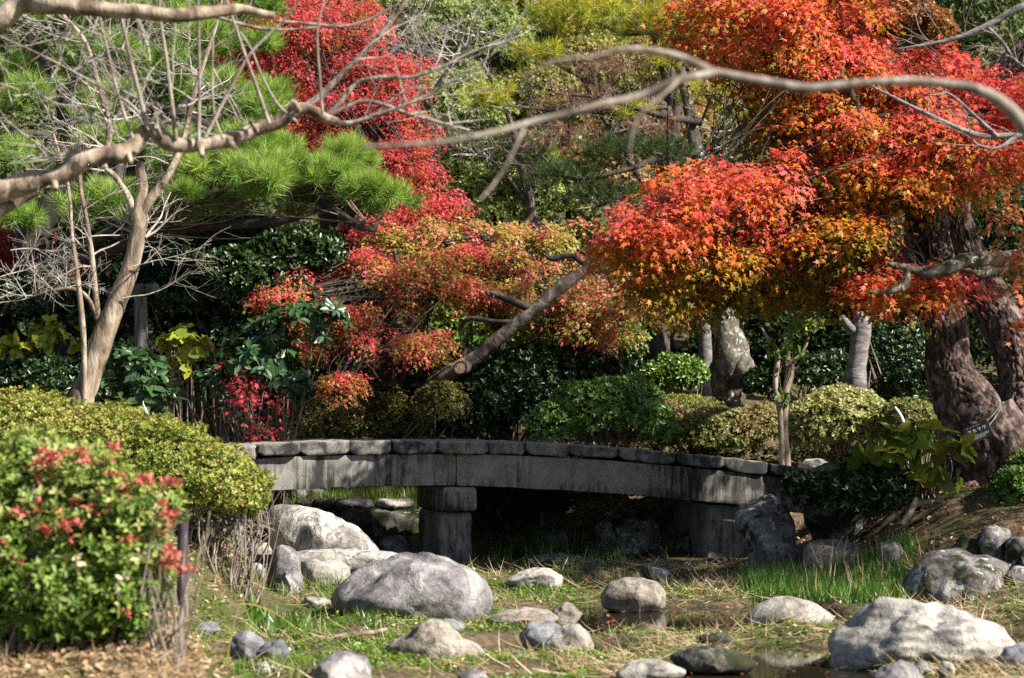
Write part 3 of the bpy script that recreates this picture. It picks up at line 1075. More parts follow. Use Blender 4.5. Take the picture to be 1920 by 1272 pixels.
rock('small pale pyramid stone beside a bluish grey one', [(1015, 1208), (1035, 1190), (1058, 1172), (1085, 1170), (1105, 1192), (1116, 1215), (1090, 1226), (1030, 1226)], 14.3, M_RK_PALE, cutd=0.75)
rock('low pale stone in the foreground puddle', [(1150, 1260), (1180, 1241), (1215, 1237), (1255, 1243), (1292, 1258), (1280, 1272), (1165, 1274)], 12.9, M_RK_PALE)
rock('broad smooth domed stone lying among dry straw', [(1393, 1162), (1420, 1137), (1455, 1121), (1490, 1120), (1530, 1132), (1568, 1158), (1545, 1172), (1405, 1174)], 16.2, M_RK_PALE, 0.32, cutd=0.9, amp=0.03)
rock('very large layered whitish rock at the lower right', [(1552, 1232), (1565, 1205), (1590, 1178), (1625, 1152), (1665, 1132), (1712, 1128), (1750, 1150), (1800, 1145), (1848, 1162), (1880, 1190), (1890, 1212), (1855, 1238), (1780, 1236), (1700, 1244), (1620, 1252), (1565, 1248)], 13.7, M_RK_LAYER, 0.5, amp=0.085, ridge=0.045)
rock('smooth grey cobble in front of the layered whitish rock', [(1636, 1275), (1655, 1246), (1690, 1237), (1718, 1250), (1730, 1272), (1725, 1300), (1640, 1300)], 12.6, M_RK_GREY)
rock('grey rounded stone at the right end of the layered whitish rock', [(1868, 1240), (1885, 1214), (1915, 1205), (1955, 1215), (1955, 1255), (1880, 1258)], 13.1, M_RK_BLUE)
rock('small round pebble first right of the grey cobble', [(1712, 1250), (1722, 1239), (1738, 1242), (1744, 1258), (1718, 1262)], 13.0, M_RK_GREY, name='pebble', cat='pebble')
rock('small pale pebble between grey cobble and rounded stone', [(1756, 1258), (1768, 1240), (1785, 1243), (1792, 1262), (1760, 1266)], 12.95, M_RK_PALE, name='pebble', cat='pebble')
rock('big lichen patched dark boulder on the right bank', [(1692, 1120), (1702, 1088), (1722, 1060), (1752, 1043), (1800, 1034), (1858, 1037), (1885, 1060), (1890, 1115), (1850, 1142), (1750, 1142)], 17.7, M_RK_LICH, 0.5, amp=0.06)
rock('rounded grey rock balanced behind the lichen patched boulder', [(1832, 1010), (1845, 988), (1868, 984), (1890, 994), (1896, 1020), (1888, 1052), (1838, 1050)], 18.7, M_RK_LICH)
rock('small dark rock beside the rounded grey rock', [(1786, 1030), (1800, 1008), (1822, 1004), (1840, 1015), (1838, 1045), (1790, 1045)], 18.8, M_RK_DARK)
rock('dark angular rock at the right edge above another', [(1886, 1020), (1900, 1006), (1945, 1005), (1960, 1020), (1960, 1066), (1890, 1066)], 18.3, M_RK_DARK, 0.35)
rock('dark angular rock at the right edge below another', [(1880, 1080), (1905, 1065), (1945, 1066), (1960, 1080), (1960, 1130), (1885, 1130)], 17.6, M_RK_LICH, 0.35)
rock('tall mossy boulder with a pale top supporting the right end of the bridge', [(1378, 985), (1384, 950), (1405, 935), (1440, 931), (1468, 938), (1484, 965), (1494, 1040), (1478, 1072), (1420, 1074), (1393, 1020)], 21.5, M_RK_LICH, 0.4, cutd=0.8)
rock('mossy boulder under the dark shrub right of the bridge end', [(1508, 985), (1514, 940), (1545, 925), (1595, 932), (1622, 965), (1612, 1012), (1540, 1016)], 21.8, M_RK_DARK, 0.4)
rock('buff boulder low in the grass below the dark shrub', [(1503, 1055), (1514, 1024), (1550, 1014), (1600, 1020), (1624, 1050), (1612, 1076), (1520, 1076)], 20.9, M_RK_TAN, 0.3)
rock('brown domed rock capping the right end of the bridge', [(1500, 905), (1515, 882), (1555, 867), (1600, 874), (1622, 905), (1600, 935), (1515, 935)], 22.5, M_RK_DARK, 0.4)
rock('flat pale stone on the path past the bridge end', [(1495, 872), (1512, 862), (1540, 861), (1558, 870), (1545, 880), (1500, 880)], 24.4, M_RK_PALE)
rock('dark rock with a sunlit lichen crest behind the bridge', [(1112, 990), (1122, 962), (1150, 955), (1190, 956), (1225, 970), (1246, 1005), (1240, 1052), (1180, 1060), (1122, 1050)], 24.6, M_RK_LICH, 0.4)
rock('low grey rock in the shade behind the bridge', [(983, 1036), (1005, 1010), (1035, 994), (1060, 994), (1070, 1015), (1062, 1042), (1000, 1048)], 25.0, M_RK_GREY, 0.3)
rock('tall dark bank rock behind the bridge nearest the pier', [(1008, 1000), (1030, 955), (1070, 930), (1105, 932), (1115, 965), (1105, 1020), (1030, 1025)], 26.2, M_RK_DARK, 0.4)
rock('dark bank rock behind the bridge between two others', [(1095, 950), (1120, 922), (1170, 915), (1205, 928), (1215, 960), (1180, 985), (1110, 985)], 27.0, M_RK_DARK, 0.4)
rock('grey bank rock behind the bridge close to its right abutment', [(1205, 965), (1225, 930), (1270, 922), (1310, 935), (1318, 985), (1270, 1010), (1215, 1000)], 26.4, M_RK_LICH, 0.4)
rock('dull red grey stone against the right abutment', [(1262, 1035), (1275, 1005), (1300, 995), (1310, 1020), (1305, 1050), (1270, 1052)], 24.4, M_RK_DARK)
rock('small stone among long grass on the right bank', [(1642, 1045), (1652, 1020), (1675, 1014), (1693, 1025), (1693, 1052), (1650, 1054)], 19.8, M_RK_LICH)
rock('shaded bluish stone at the edge of the leaf litter', [(428, 1212), (440, 1190), (465, 1183), (490, 1195), (498, 1215), (470, 1226), (435, 1224)], 14.4, M_RK_BLUE)
rock('shaded dark stone nearest the yellow reed', [(478, 1225), (500, 1203), (530, 1202), (548, 1222), (535, 1240), (490, 1240)], 14.0, M_RK_BLUE)
rock('thin dark stone in shade under the foreground shrub', [(360, 1178), (378, 1166), (405, 1168), (415, 1182), (390, 1192), (362, 1190)], 15.3, M_RK_BLUE)
rock('pale flat stone in the sun behind the foreground shrub', [(345, 1130), (365, 1122), (395, 1126), (402, 1138), (370, 1144), (346, 1142)], 17.3, M_RK_PALE)
rock('pale chipped stone at the lower edge of the leaf litter', [(470, 1262), (485, 1245), (515, 1243), (535, 1258), (530, 1275), (475, 1276)], 13.0, M_RK_PALE)
rock('long shaded flat rock beside the foreground puddle', [(1258, 1232), (1290, 1214), (1340, 1212), (1390, 1226), (1420, 1242), (1400, 1256), (1275, 1254)], 13.5, M_RK_DARK, 0.25)
rock('narrow bluish stone between the largest boulder and the tent shaped one', [(792, 1172), (815, 1161), (850, 1160), (874, 1172), (866, 1186), (800, 1186)], 15.4, M_RK_BLUE)
rock('small flat grey stone in bright moss', [(942, 1232), (960, 1222), (990, 1224), (1003, 1234), (980, 1242), (948, 1242)], 13.8, M_RK_BLUE)
rock('flat grey stone at the bottom edge in moss', [(858, 1268), (880, 1256), (905, 1260), (915, 1272), (900, 1282), (862, 1282)], 12.6, M_RK_GREY)
rock('dark wet stone in the shade of the tan boulder beside the pool', [(1300, 1195), (1325, 1186), (1360, 1188), (1375, 1200), (1350, 1210), (1305, 1208)], 15.0, M_RK_DARK)

# flat kerb stones along the far water edge and small stones above them
for px0, px1, Y, mt_, lb in ((490, 548, 25.4, M_RK_DARK, 'dark flat edging stone at the left end of the far water edge'),
                             (551, 582, 25.35, M_RK_TAN, 'short buff edging stone lying on the far water edge'),
                             (584, 632, 25.5, M_RK_DARK, 'black edging stone beside the short buff one'),
                             (628, 700, 25.4, M_RK_GREY, 'long grey edging slab of the far water edge'),
                             (703, 778, 25.6, M_RK_PALE, 'light edging slab next to the pier on the far water edge')):
    rock(lb, [(px0, 944), (px0 + 6, 936), (px1 - 8, 935), (px1, 943), (px1 - 6, 952), (px0 + 5, 953)], Y, mt_, 0.25, 'edging_stone', 'edging stone', facets=4, group='edging stones of the far water edge')
for poly, mt_, lb in (([(500, 925), (508, 908), (524, 905), (532, 918), (530, 934), (503, 934)], M_RK_GREY, 'round grey stone leftmost behind the edging stones'),
                      ([(541, 920), (550, 902), (575, 902), (582, 914), (578, 930), (545, 930)], M_RK_BLUE, 'larger bluish stone under the beam behind the edging stones'),
                      ([(548, 928), (556, 918), (572, 917), (578, 928), (574, 937), (552, 937)], M_RK_PALE, 'white round stone behind the buff edging stone'),
                      ([(580, 930), (588, 917), (605, 917), (612, 928), (606, 937), (584, 937)], M_RK_GREY, 'grey round stone right of the white round one'),
                      ([(596, 918), (606, 903), (622, 904), (626, 918), (618, 930), (600, 930)], M_RK_DARK, 'dark stone at the edge of the far grass')):
    rock(lb, poly, 26.5 if 'bluish' in lb or 'dark' in lb else 26.2, mt_, 0.2)

# ------------------------------------------------------------------ trees
def gbase(px, Y):
    x = (px - 960) / FPX * Y
    return np.array([x, Y, float(ground_z(np.array([x]), np.array([Y]))[0]) - 0.05])


def tube_part(name, rows, mat, parent, sides=10, step=0.1, lump=0.12, lf=4, seed=1, cap=False, worl=None):
    mb = MB()
    tube(mb, rows, sides, step, lump, lf, seed, cap, worl)
    return mb.build(name, mat, parent, smooth_sh=True)


def to_ground(rows, px=None, r=None):
    """start a trunk in the ground below its first point"""
    f = rows[0]
    z = float(ground_z(np.array([f[0]]), np.array([f[1]]))[0]) - 0.15
    if f[2] - z < 0.05:
        return rows
    return np.vstack([[f[0], f[1], z, (r or f[3] * 1.25)], rows])


# --- large green pine on the left
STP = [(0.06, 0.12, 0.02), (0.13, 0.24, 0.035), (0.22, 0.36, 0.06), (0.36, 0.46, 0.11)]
pine = thing('pine_tree', 'large green pine with layered bright needle pads filling the upper left', 'tree', gbase(110, 26.6))
trunk = to_ground(limb([(120, 700, 26.6, 34), (75, 520, 26.5, 32), (60, 440, 26.4, 30), (150, 330, 26.6, 26), (230, 180, 27, 20), (260, 40, 27.2, 14), (270, -80, 27.2, 8)]))
tube_part('trunk', trunk, M_DARKBARK, pine, 16, 0.1, 0.2)
lower = [ell(560, 385, 24.6, 180, 62, 0.9), ell(410, 350, 24.9, 130, 50, 0.8), ell(690, 395, 24.4, 75, 62, 0.6), ell(470, 300, 25.2, 90, 40, 0.6), ell(620, 330, 24.9, 80, 40, 0.6),
         ell(230, 415, 25.2, 100, 45, 0.7), ell(340, 405, 25.0, 80, 45, 0.6)]
upper = [ell(330, 215, 26.6, 210, 60, 1.1), ell(150, 140, 27.0, 160, 55, 1.0), ell(50, 330, 26.2, 100, 50, 0.8), ell(430, 110, 27.0, 110, 50, 0.9), ell(40, 225, 26.6, 110, 45, 0.8),
         ell(260, 60, 27.4, 190, 45, 1.0), ell(80, 40, 27.2, 130, 50, 0.9), ell(90, 425, 25.8, 80, 40, 0.6), ell(480, 235, 26.2, 90, 45, 0.6), ell(200, 300, 26.4, 110, 40, 0.8), ell(350, 300, 26.0, 90, 40, 0.6),
         ell(430, 20, 27.8, 110, 40, 0.8)]
for E in lower[:6] + upper[:9]:
    c, rd = E
    src = trunk[rng.integers(2, len(trunk) - 1)]
    m_ = (c + src[:3]) / 2 + np.array([0, 0, 0.12])
    tube_part('branch', np.array([np.r_[src[:3], 0.09], np.r_[m_, 0.07], np.r_[c - [0.2 * rd[0], 0, rd[2] * 0.5], 0.045], np.r_[c + [rd[0] * 0.3, 0.1, 0], 0.015]]), M_DARKBARK, pine, 7, 0.12, 0.15)
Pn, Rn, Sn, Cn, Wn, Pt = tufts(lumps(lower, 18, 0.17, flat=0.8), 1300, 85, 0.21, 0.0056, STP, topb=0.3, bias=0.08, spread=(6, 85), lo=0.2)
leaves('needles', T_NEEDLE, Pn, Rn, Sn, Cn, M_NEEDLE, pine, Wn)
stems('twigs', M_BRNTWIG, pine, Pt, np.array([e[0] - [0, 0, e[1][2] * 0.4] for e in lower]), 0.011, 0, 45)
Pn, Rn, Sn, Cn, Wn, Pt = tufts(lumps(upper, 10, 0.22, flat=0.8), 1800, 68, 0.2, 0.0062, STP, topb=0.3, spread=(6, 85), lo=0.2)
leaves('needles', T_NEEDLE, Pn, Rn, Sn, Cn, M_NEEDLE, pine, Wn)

# --- crimson maple behind the pine
CRIM = [(0.34, 0.17, 0.03), (0.5, 0.09, 0.06), (0.57, 0.085, 0.11), (0.62, 0.13, 0.18)]
mp = thing('maple_tree', 'crimson maple cascading down beyond the left pine', 'tree', gbase(640, 30.6))
E = [ell(600, 40, 30.2, 150, 65, 1.2), ell(700, 125, 29.9, 85, 45, 0.8), ell(530, 150, 30.0, 80, 50, 0.8), ell(650, 200, 29.8, 120, 45, 0.9), ell(600, 265, 29.6, 90, 40, 0.7), ell(690, 285, 29.2, 80, 35, 0.7),
     ell(760, 335, 28.9, 65, 35, 0.6), ell(825, 385, 28.6, 65, 38, 0.6), ell(760, 400, 28.6, 65, 35, 0.5), ell(480, 80, 30.5, 80, 60, 0.8), ell(740, 160, 29.7, 55, 60, 0.6), ell(765, 205, 29.5, 45, 55, 0.6), ell(770, 275, 29.1, 50, 40, 0.5), ell(700, 240, 29.5, 60, 50, 0.6), ell(730, 310, 28.9, 50, 40, 0.5), ell(660, 300, 29.3, 70, 40, 0.6), ell(800, 370, 28.6, 50, 40, 0.5), ell(560, 60, 30.2, 90, 60, 0.9), ell(720, 430, 28.4, 70, 35, 0.5)]
P, Rm, S, C, pc = maple_leaves(E + lumps(E, 7, 0.36, -0.6, 0.4, 0.85), 900, 55, 0.25, 0.064, CRIM, topb=0.35)
leaves('crown', T_MAPLE3, P, Rm, S, C, M_MAPLE, mp)
tr = to_ground(limb([(610, 600, 30.6, 22), (620, 420, 30.5, 20), (590, 260, 30.4, 16), (620, 120, 30.4, 12), (600, -20, 30.4, 6)]))
tube_part('trunk', tr, M_DARKBARK, mp, 10)
for e in E:
    s = tr[rng.integers(2, 4)]
    tube_part('branch', np.array([np.r_[s[:3], 0.06], np.r_[(s[:3] + e[0]) / 2 + [0, 0, 0.2], 0.04], np.r_[e[0], 0.015]]), M_DARKBARK, mp, 6)
stems('twigs', M_DARKBARK, mp, pc, np.array([e[0] for e in E]), 0.012, 0, 120)

# --- pink and olive maple in the middle, red one before it
PKOL = [(0.27, 0.33, 0.05), (0.44, 0.4, 0.1), (0.58, 0.27, 0.17), (0.6, 0.13, 0.14)]
mp = thing('maple_tree', 'pink and olive maple spreading behind the leaning log', 'tree', gbase(930, 28.6))
E = [ell(830, 455, 27.9, 130, 50, 0.9), ell(960, 465, 28.0, 130, 55, 0.9), ell(1070, 460, 28.2, 90, 50, 0.8), ell(900, 530, 27.5, 110, 40, 0.8), ell(1010, 545, 27.4, 110, 50, 0.8), ell(1120, 590, 27.2, 130, 55, 0.9),
     ell(1210, 600, 27.2, 80, 55, 0.7), ell(1050, 620, 27.0, 95, 42, 0.7), ell(1180, 535, 27.6, 90, 45, 0.7), ell(940, 600, 27.8, 90, 40, 0.7), ell(1260, 560, 28, 70, 50, 0.6)]
P, Rm, S, C, pc = maple_leaves(lumps(E, 9, 0.3, -0.7, 0.45, 0.85), 560, 58, 0.2, 0.068, PKOL, topb=0.25, padvar=0.3)
leaves('crown', T_MAPLE3, P, Rm, S, C, M_MAPLE, mp)
tr = to_ground(limb([(940, 700, 28.6, 18), (930, 560, 28.5, 15), (960, 460, 28.5, 10), (1000, 400, 28.5, 5)]))
tube_part('trunk', tr, M_DARKBARK, mp, 9)
for e in E:
    s = tr[rng.integers(2, 4)]
    tube_part('branch', np.array([np.r_[s[:3], 0.05], np.r_[(s[:3] + e[0]) / 2 + [0, 0, 0.1], 0.035], np.r_[e[0], 0.012]]), M_DARKBARK, mp, 6)
stems('twigs', M_DARKBARK, mp, pc, np.array([e[0] for e in E]), 0.011, 0, 140)

RDOR = [(0.32, 0.3, 0.05), (0.5, 0.27, 0.1), (0.6, 0.16, 0.11), (0.62, 0.09, 0.12)]
mp = thing('maple_tree', 'red and orange tiered maple left of the leaning log', 'tree', gbase(720, 27.4))
E = [ell(760, 500, 27.2, 110, 38, 0.8), ell(660, 500, 27.3, 90, 40, 0.7), ell(830, 560, 26.9, 100, 38, 0.8), ell(720, 590, 26.6, 100, 45, 0.8), ell(770, 640, 26.4, 70, 32, 0.6), ell(660, 660, 26.2, 80, 30, 0.6),
     ell(630, 720, 25.8, 50, 22, 0.4), ell(600, 600, 26.6, 75, 40, 0.6), ell(520, 575, 26.4, 60, 22, 0.5), ell(560, 545, 26.8, 60, 28, 0.5), ell(850, 500, 27.4, 80, 35, 0.7)]
P, Rm, S, C, pc = maple_leaves(lumps(E, 9, 0.28, -0.7, 0.42, 0.85), 500, 56, 0.2, 0.06, RDOR, topb=0.3, padvar=0.32)
leaves('crown', T_MAPLE3, P, Rm, S, C, M_MAPLE, mp)
tr = to_ground(limb([(735, 760, 27.4, 15), (725, 640, 27.3, 12), (750, 540, 27.3, 8), (740, 470, 27.3, 4)]))
tube_part('trunk', tr, M_DARKBARK, mp, 9)
for e in E:
    s = tr[rng.integers(1, 4)]
    tube_part('branch', np.array([np.r_[s[:3], 0.045], np.r_[(s[:3] + e[0]) / 2 + [0, 0, 0.1], 0.03], np.r_[e[0], 0.01]]), M_DARKBARK, mp, 6)
stems('twigs', M_DARKBARK, mp, pc, np.array([e[0] for e in E]), 0.01, 0, 120)

# --- orange red maple at the right, nearer
ORRD = [(0.27, 0.24, 0.03), (0.5, 0.27, 0.03), (0.62, 0.19, 0.045), (0.66, 0.14, 0.085), (0.65, 0.12, 0.13)]
mp = thing('maple_tree', 'big orange and red maple hanging over the right half of the bridge', 'tree', gbase(1790, 22.9))
E = [ell(1270, 420, 20.6, 150, 60, 0.9), ell(1170, 455, 20.5, 75, 40, 0.5), ell(1400, 350, 20.7, 130, 62, 0.9), ell(1330, 480, 20.9, 150, 40, 0.8),   # left lobe
     ell(1450, 100, 21.6, 170, 75, 1.1), ell(1340, 30, 21.6, 120, 60, 0.9), ell(1580, 120, 21.5, 120, 65, 0.9), ell(1570, 245, 21.4, 110, 60, 0.9),
     ell(1740, 250, 21.1, 120, 65, 0.9), ell(1860, 190, 21.4, 90, 65, 0.8), ell(1690, 350, 21.0, 105, 42, 0.7), ell(1820, 330, 21.2, 90, 40, 0.6), ell(1470, 220, 21.6, 90, 40, 0.7), ell(1530, 420, 21.2, 110, 50, 0.8),
     ell(1410, 535, 21.3, 110, 28, 0.6), ell(1630, 530, 21.3, 85, 30, 0.6), ell(1500, 500, 21.6, 110, 50, 0.8), ell(1300, 330, 21.2, 80, 40, 0.6), ell(1260, 535, 21.1, 80, 26, 0.5), ell(1750, 540, 21.0, 50, 22, 0.4),
     ell(1500, -20, 21.6, 180, 60, 1.0), ell(1290, 560, 21.6, 60, 22, 0.4), ell(1900, 260, 21.6, 70, 60, 0.6),
     ell(1520, 330, 21.5, 110, 60, 0.8), ell(1590, 450, 21.6, 90, 40, 0.6), ell(1640, 320, 21.5, 100, 60, 0.8), ell(1680, 180, 21.6, 100, 60, 0.8), ell(1430, 450, 21.3, 110, 45, 0.7), ell(1790, 130, 21.6, 60, 50, 0.6), ell(1520, 180, 21.6, 90, 50, 0.7), ell(1560, 40, 21.6, 110, 60, 0.8), ell(1600, 400, 21.2, 80, 35, 0.5)]
EB = [0.12, 0.1, 0.15, -0.2, 0.0, -0.1, 0.2, -0.05, 0.2, 0.35, -0.1, -0.1, -0.25, -0.3, -0.5, 0.1, -0.5, -0.1, -0.4, 0.05, 0.1, -0.5, 0.35, -0.15, -0.25, 0.0, 0.1, -0.2, 0.25, -0.15, 0.0, -0.05]
E2 = lumps(E, 2.6, 0.34, -0.8, 0.42, 1.02)
EB = EB + [EB[i] for i, e in enumerate(E) for _ in range(max(2, int(2.6 * e[1][0] * (e[1][1] + e[1][2]))))]
P, Rm, S, C, pc = maple_leaves(E + E2, 1750, 48, 0.23, 0.072, ORRD, bias=0.04, topb=0.42, padvar=0.2, ebias=EB)
split_near(300, T_MAPLE, P, Rm, S, C, M_MAPLE, mp)
tr = to_ground(limb([(1790, 800, 22.9, 26), (1770, 640, 22.7, 22), (1690, 530, 22.0, 19), (1660, 480, 21.5, 17), (1650, 380, 21.2, 15), (1625, 250, 21.0, 11), (1570, 130, 20.9, 7), (1500, 40, 20.9, 4)]))
tube_part('trunk', tr, M_DARKBARK, mp, 12, 0.08)
for rows in ([(1660, 520, 21.4, 11), (1560, 525, 20.9, 9), (1450, 505, 20.4, 7), (1360, 470, 20.0, 5), (1270, 430, 19.7, 3)],
             [(1655, 420, 21.3, 10), (1540, 400, 20.6, 7), (1440, 370, 20.0, 5), (1360, 340, 19.8, 3)],
             [(1640, 320, 21.1, 9), (1720, 260, 20.6, 6), (1800, 230, 20.3, 4), (1880, 190, 20.3, 3)],
             [(1620, 240, 21.0, 7), (1560, 200, 20.8, 5), (1480, 140, 20.8, 4), (1380, 60, 20.9, 2)],
             [(1652, 400, 21.2, 8), (1730, 380, 20.6, 6), (1820, 345, 20.3, 4)],
             [(1560, 525, 20.9, 6), (1480, 540, 20.6, 5), (1400, 550, 20.4, 3), (1340, 590, 20.5, 2)],
             [(1690, 600, 21.5, 9), (1650, 560, 20.9, 7), (1610, 535, 20.5, 4)]):
    rows = [(a, b_, c + 1.0, r_) for a, b_, c, r_ in rows]
    tube_part('branch', limb(rows), M_DARKBARK, mp, 8, 0.08, 0.15)
stems('twigs', M_DARKBARK, mp, pc, np.array([e[0] for e in E]), 0.009, 0, 260)

PEACH = [(0.35, 0.2, 0.05), (0.5, 0.2, 0.09), (0.55, 0.12, 0.08)]
mp = thing('maple_tree', 'small peach pink maple at the right edge in front of the plated pine', 'tree', gbase(2010, 18.6))
E = [ell(1905, 420, 18.4, 45, 60, 0.4), ell(1880, 560, 18.5, 50, 40, 0.4), ell(1930, 480, 18.4, 60, 50, 0.5), ell(1915, 620, 18.5, 45, 30, 0.4)]
E += [(np.array([6.6, 18.0, 4.6]), np.array([1.3, 1.2, 0.6])), (np.array([8.2, 17.4, 5.2]), np.array([1.5, 1.3, 0.6])), (np.array([9.4, 18.4, 6.4]), np.array([1.3, 1.3, 0.6])), (np.array([7.4, 19.2, 5.8]), np.array([1.3, 1.2, 0.5]))]  # unseen crown beyond the frame, added to dapple the right bank with shade
P, Rm, S, C, pc = maple_leaves(E, 330, 38, 0.2, 0.078, PEACH, topb=0.3)
leaves('crown', T_MAPLE, P, Rm, S, C, M_MAPLE, mp)
tr = to_ground(limb([(2010, 800, 18.6, 10), (2000, 640, 18.6, 8), (1960, 500, 18.5, 6), (1940, 380, 18.5, 3)]))
tube_part('trunk', tr, M_DARKBARK, mp, 8)
stems('twigs', M_DARKBARK, mp, pc, tr[2:, :3], 0.01, 0, 50)

# --- plated red pine with the name plate
pin = thing('pine_tree', 'thick twin trunked pine with plated reddish bark at the right edge', 'tree', gbase(1870, 22.2))
t1 = limb([(1868, 1000, 22.0, 62), (1860, 930, 22.0, 58), (1850, 850, 22.0, 62), (1812, 760, 22.0, 58), (1783, 690, 22.0, 44), (1775, 620, 22.0, 37), (1768, 540, 22.1, 35), (1748, 470, 22.2, 35), (1738, 400, 22.3, 33), (1755, 310, 22.5, 30), (1815, 215, 22.6, 27), (1910, 110, 22.6, 24), (2030, 0, 22.6, 20), (2110, -110, 22.6, 15)])
t2 = limb([(1920, 950, 22.5, 80), (1930, 820, 22.6, 75), (1925, 740, 22.7, 50), (1900, 650, 22.8, 42), (1860, 570, 22.9, 38), (1825, 500, 23.0, 33), (1800, 440, 23.0, 30), (1792, 380, 23.1, 26), (1825, 300, 23.2, 22), (1910, 210, 23.4, 19), (2040, 120, 23.5, 16), (2180, 20, 23.5, 12)])
tube_part('trunk', t1, M_PINEBARK, pin, 150, 0.017, 0.1, 1.8, 3, False, (0.03, 3.6, 8))
tube_part('trunk', t2, M_PINEBARK, pin, 150, 0.018, 0.1, 1.8, 5, False, (0.03, 3.6, 8))
for rows, sd in (([(1810, 910, 21.7, 18), (1830, 960, 21.6, 26), (1845, 1010, 21.6, 40)], 3), ([(1855, 780, 21.9, 48), (1895, 830, 21.8, 46), (1930, 900, 21.8, 55), (1950, 980, 21.8, 70)], 4)):
    tube_part('root', limb(rows), M_PINEBARK, pin, 60, 0.02, 0.15, 2.5, sd, False, (0.025, 2.6, 8))
for rows in ([(1990, 490, 22.0, 16), (1930, 487, 21.2, 17), (1870, 485, 20.8, 16), (1815, 488, 20.6, 15), (1780, 502, 20.5, 14), (1740, 512, 20.5, 12), (1690, 500, 20.5, 7), (1660, 495, 20.5, 4)],
             [(1700, 502, 20.5, 8), (1700, 525, 20.5, 8), (1690, 540, 20.5, 8), (1650, 550, 20.5, 6), (1620, 545, 20.5, 3)],
             [(1980, 520, 21.9, 14), (1900, 505, 21.8, 13), (1840, 515, 21.8, 10), (1800, 505, 21.9, 6)]):
    tube_part('branch', limb(rows), M_LICHBARK, pin, 14, 0.04, 0.22, 5, 2)
crown_E = [(np.array([6.2, 21.5, 7.2]), np.array([1.9, 1.7, 0.6])), (np.array([8.2, 20.3, 6.4]), np.array([1.6, 1.6, 0.5])), (np.array([5.4, 23.0, 8.4]), np.array([1.8, 1.6, 0.6])), (np.array([7.6, 22.6, 8.0]), np.array([1.6, 1.6, 0.5]))]  # out-of-view crown, placed so its shade falls on the bridge and trunk
Pn, Rn, Sn, Cn, Wn, Pt = tufts(crown_E, 1100, 34, 0.22, 0.012, STP)
leaves('needles', T_NEEDLE, Pn, Rn, Sn, Cn, M_NEEDLE, pin, Wn)
for e in crown_E:
    s = t1[-2]
    tube_part('branch', np.array([np.r_[s[:3], 0.12], np.r_[(s[:3] + e[0]) / 2, 0.09], np.r_[e[0], 0.04]]), M_PINEBARK, pin, 8)

# the name plate that hangs from it
sg = thing('name_plate', 'small black plate with white japanese lettering wired to the plated pine trunk', 'sign', at(1833, 811, 21.32))
sc_ = np.array(sg.location)
wpx = 21.32 / FPX
sg.rotation_euler = (R(-8), R(-23), R(-8))
bm = bmesh.new()
bmesh.ops.create_cube(bm, size=1)
for v_ in bm.verts:
    v_.co = Vector((v_.co.x * 50 * wpx, v_.co.y * 0.008, v_.co.z * 33 * wpx))
bmesh.ops.bevel(bm, geom=bm.edges[:], offset=0.0015, segments=1, affect='EDGES')
me = bpy.data.meshes.new('plate')
bm.to_mesh(me)
bm.free()
me.materials.append(M_SIGN)
link(bpy.data.objects.new('plate', me), sg)


def text(body, size, x, z, align='LEFT', name='lettering', shear=1.0):
    c = bpy.data.curves.new(name, 'FONT')
    c.body = body
    c.size = size
    c.align_x = align
    c.space_character = shear
    o = bpy.data.objects.new(name, c)
    o.location = (x, -0.0052, z)
    o.rotation_euler = (R(90), 0, 0)
    c.extrude = 0.0002
    c.materials.append(M_INK)
    return link(o, sg)


def strokes(name, segs, cx, cz, s, wd=0.09):
    mb = MB()
    for seg in segs:
        q = np.array(seg, float)
        for a, b_ in zip(q[:-1], q[1:]):
            d = unit(b_ - a)
            n_ = np.array([-d[1], d[0]]) * wd / 2
            p = np.array([a + n_ - d * wd / 3, a - n_ - d * wd / 3, b_ - n_ * 0.7 + d * wd / 3, b_ + n_ * 0.7 + d * wd / 3])
            mb.add(np.stack([cx + p[:, 0] * s, np.full(4, -0.0049), cz + p[:, 1] * s], 1), np.array([[0, 1, 2, 3]]))
    V = np.concatenate(mb.V)
    me = bpy.data.meshes.new(name)
    me.from_pydata([tuple(v) for v in V], [], [tuple(int(i) for i in f) for ff in mb.F.values() for arr in ff for f in arr])
    me.materials.append(M_INK)
    return link(bpy.data.objects.new(name, me), sg)


KATA = {'a': [[(0.1, 0.85), (0.9, 0.85), (0.8, 0.65), (0.6, 0.5)], [(0.5, 0.7), (0.45, 0.35), (0.2, 0.08)]],
        'ka': [[(0.1, 0.7), (0.88, 0.7), (0.84, 0.3), (0.76, 0.08), (0.6, 0.16)], [(0.46, 0.95), (0.42, 0.5), (0.12, 0.08)]],
        'ma': [[(0.1, 0.8), (0.92, 0.8), (0.75, 0.55), (0.5, 0.3)], [(0.3, 0.45), (0.68, 0.08)]],
        'tsu': [[(0.12, 0.8), (0.24, 0.52)], [(0.42, 0.88), (0.53, 0.6)], [(0.9, 0.85), (0.76, 0.42), (0.38, 0.08)]]}
for i, k_ in enumerate(('a', 'ka', 'ma', 'tsu')):
    strokes('lettering', KATA[k_], (-17 + i * 9.5) * wpx, 1.5 * wpx, 7 * wpx, 0.13)
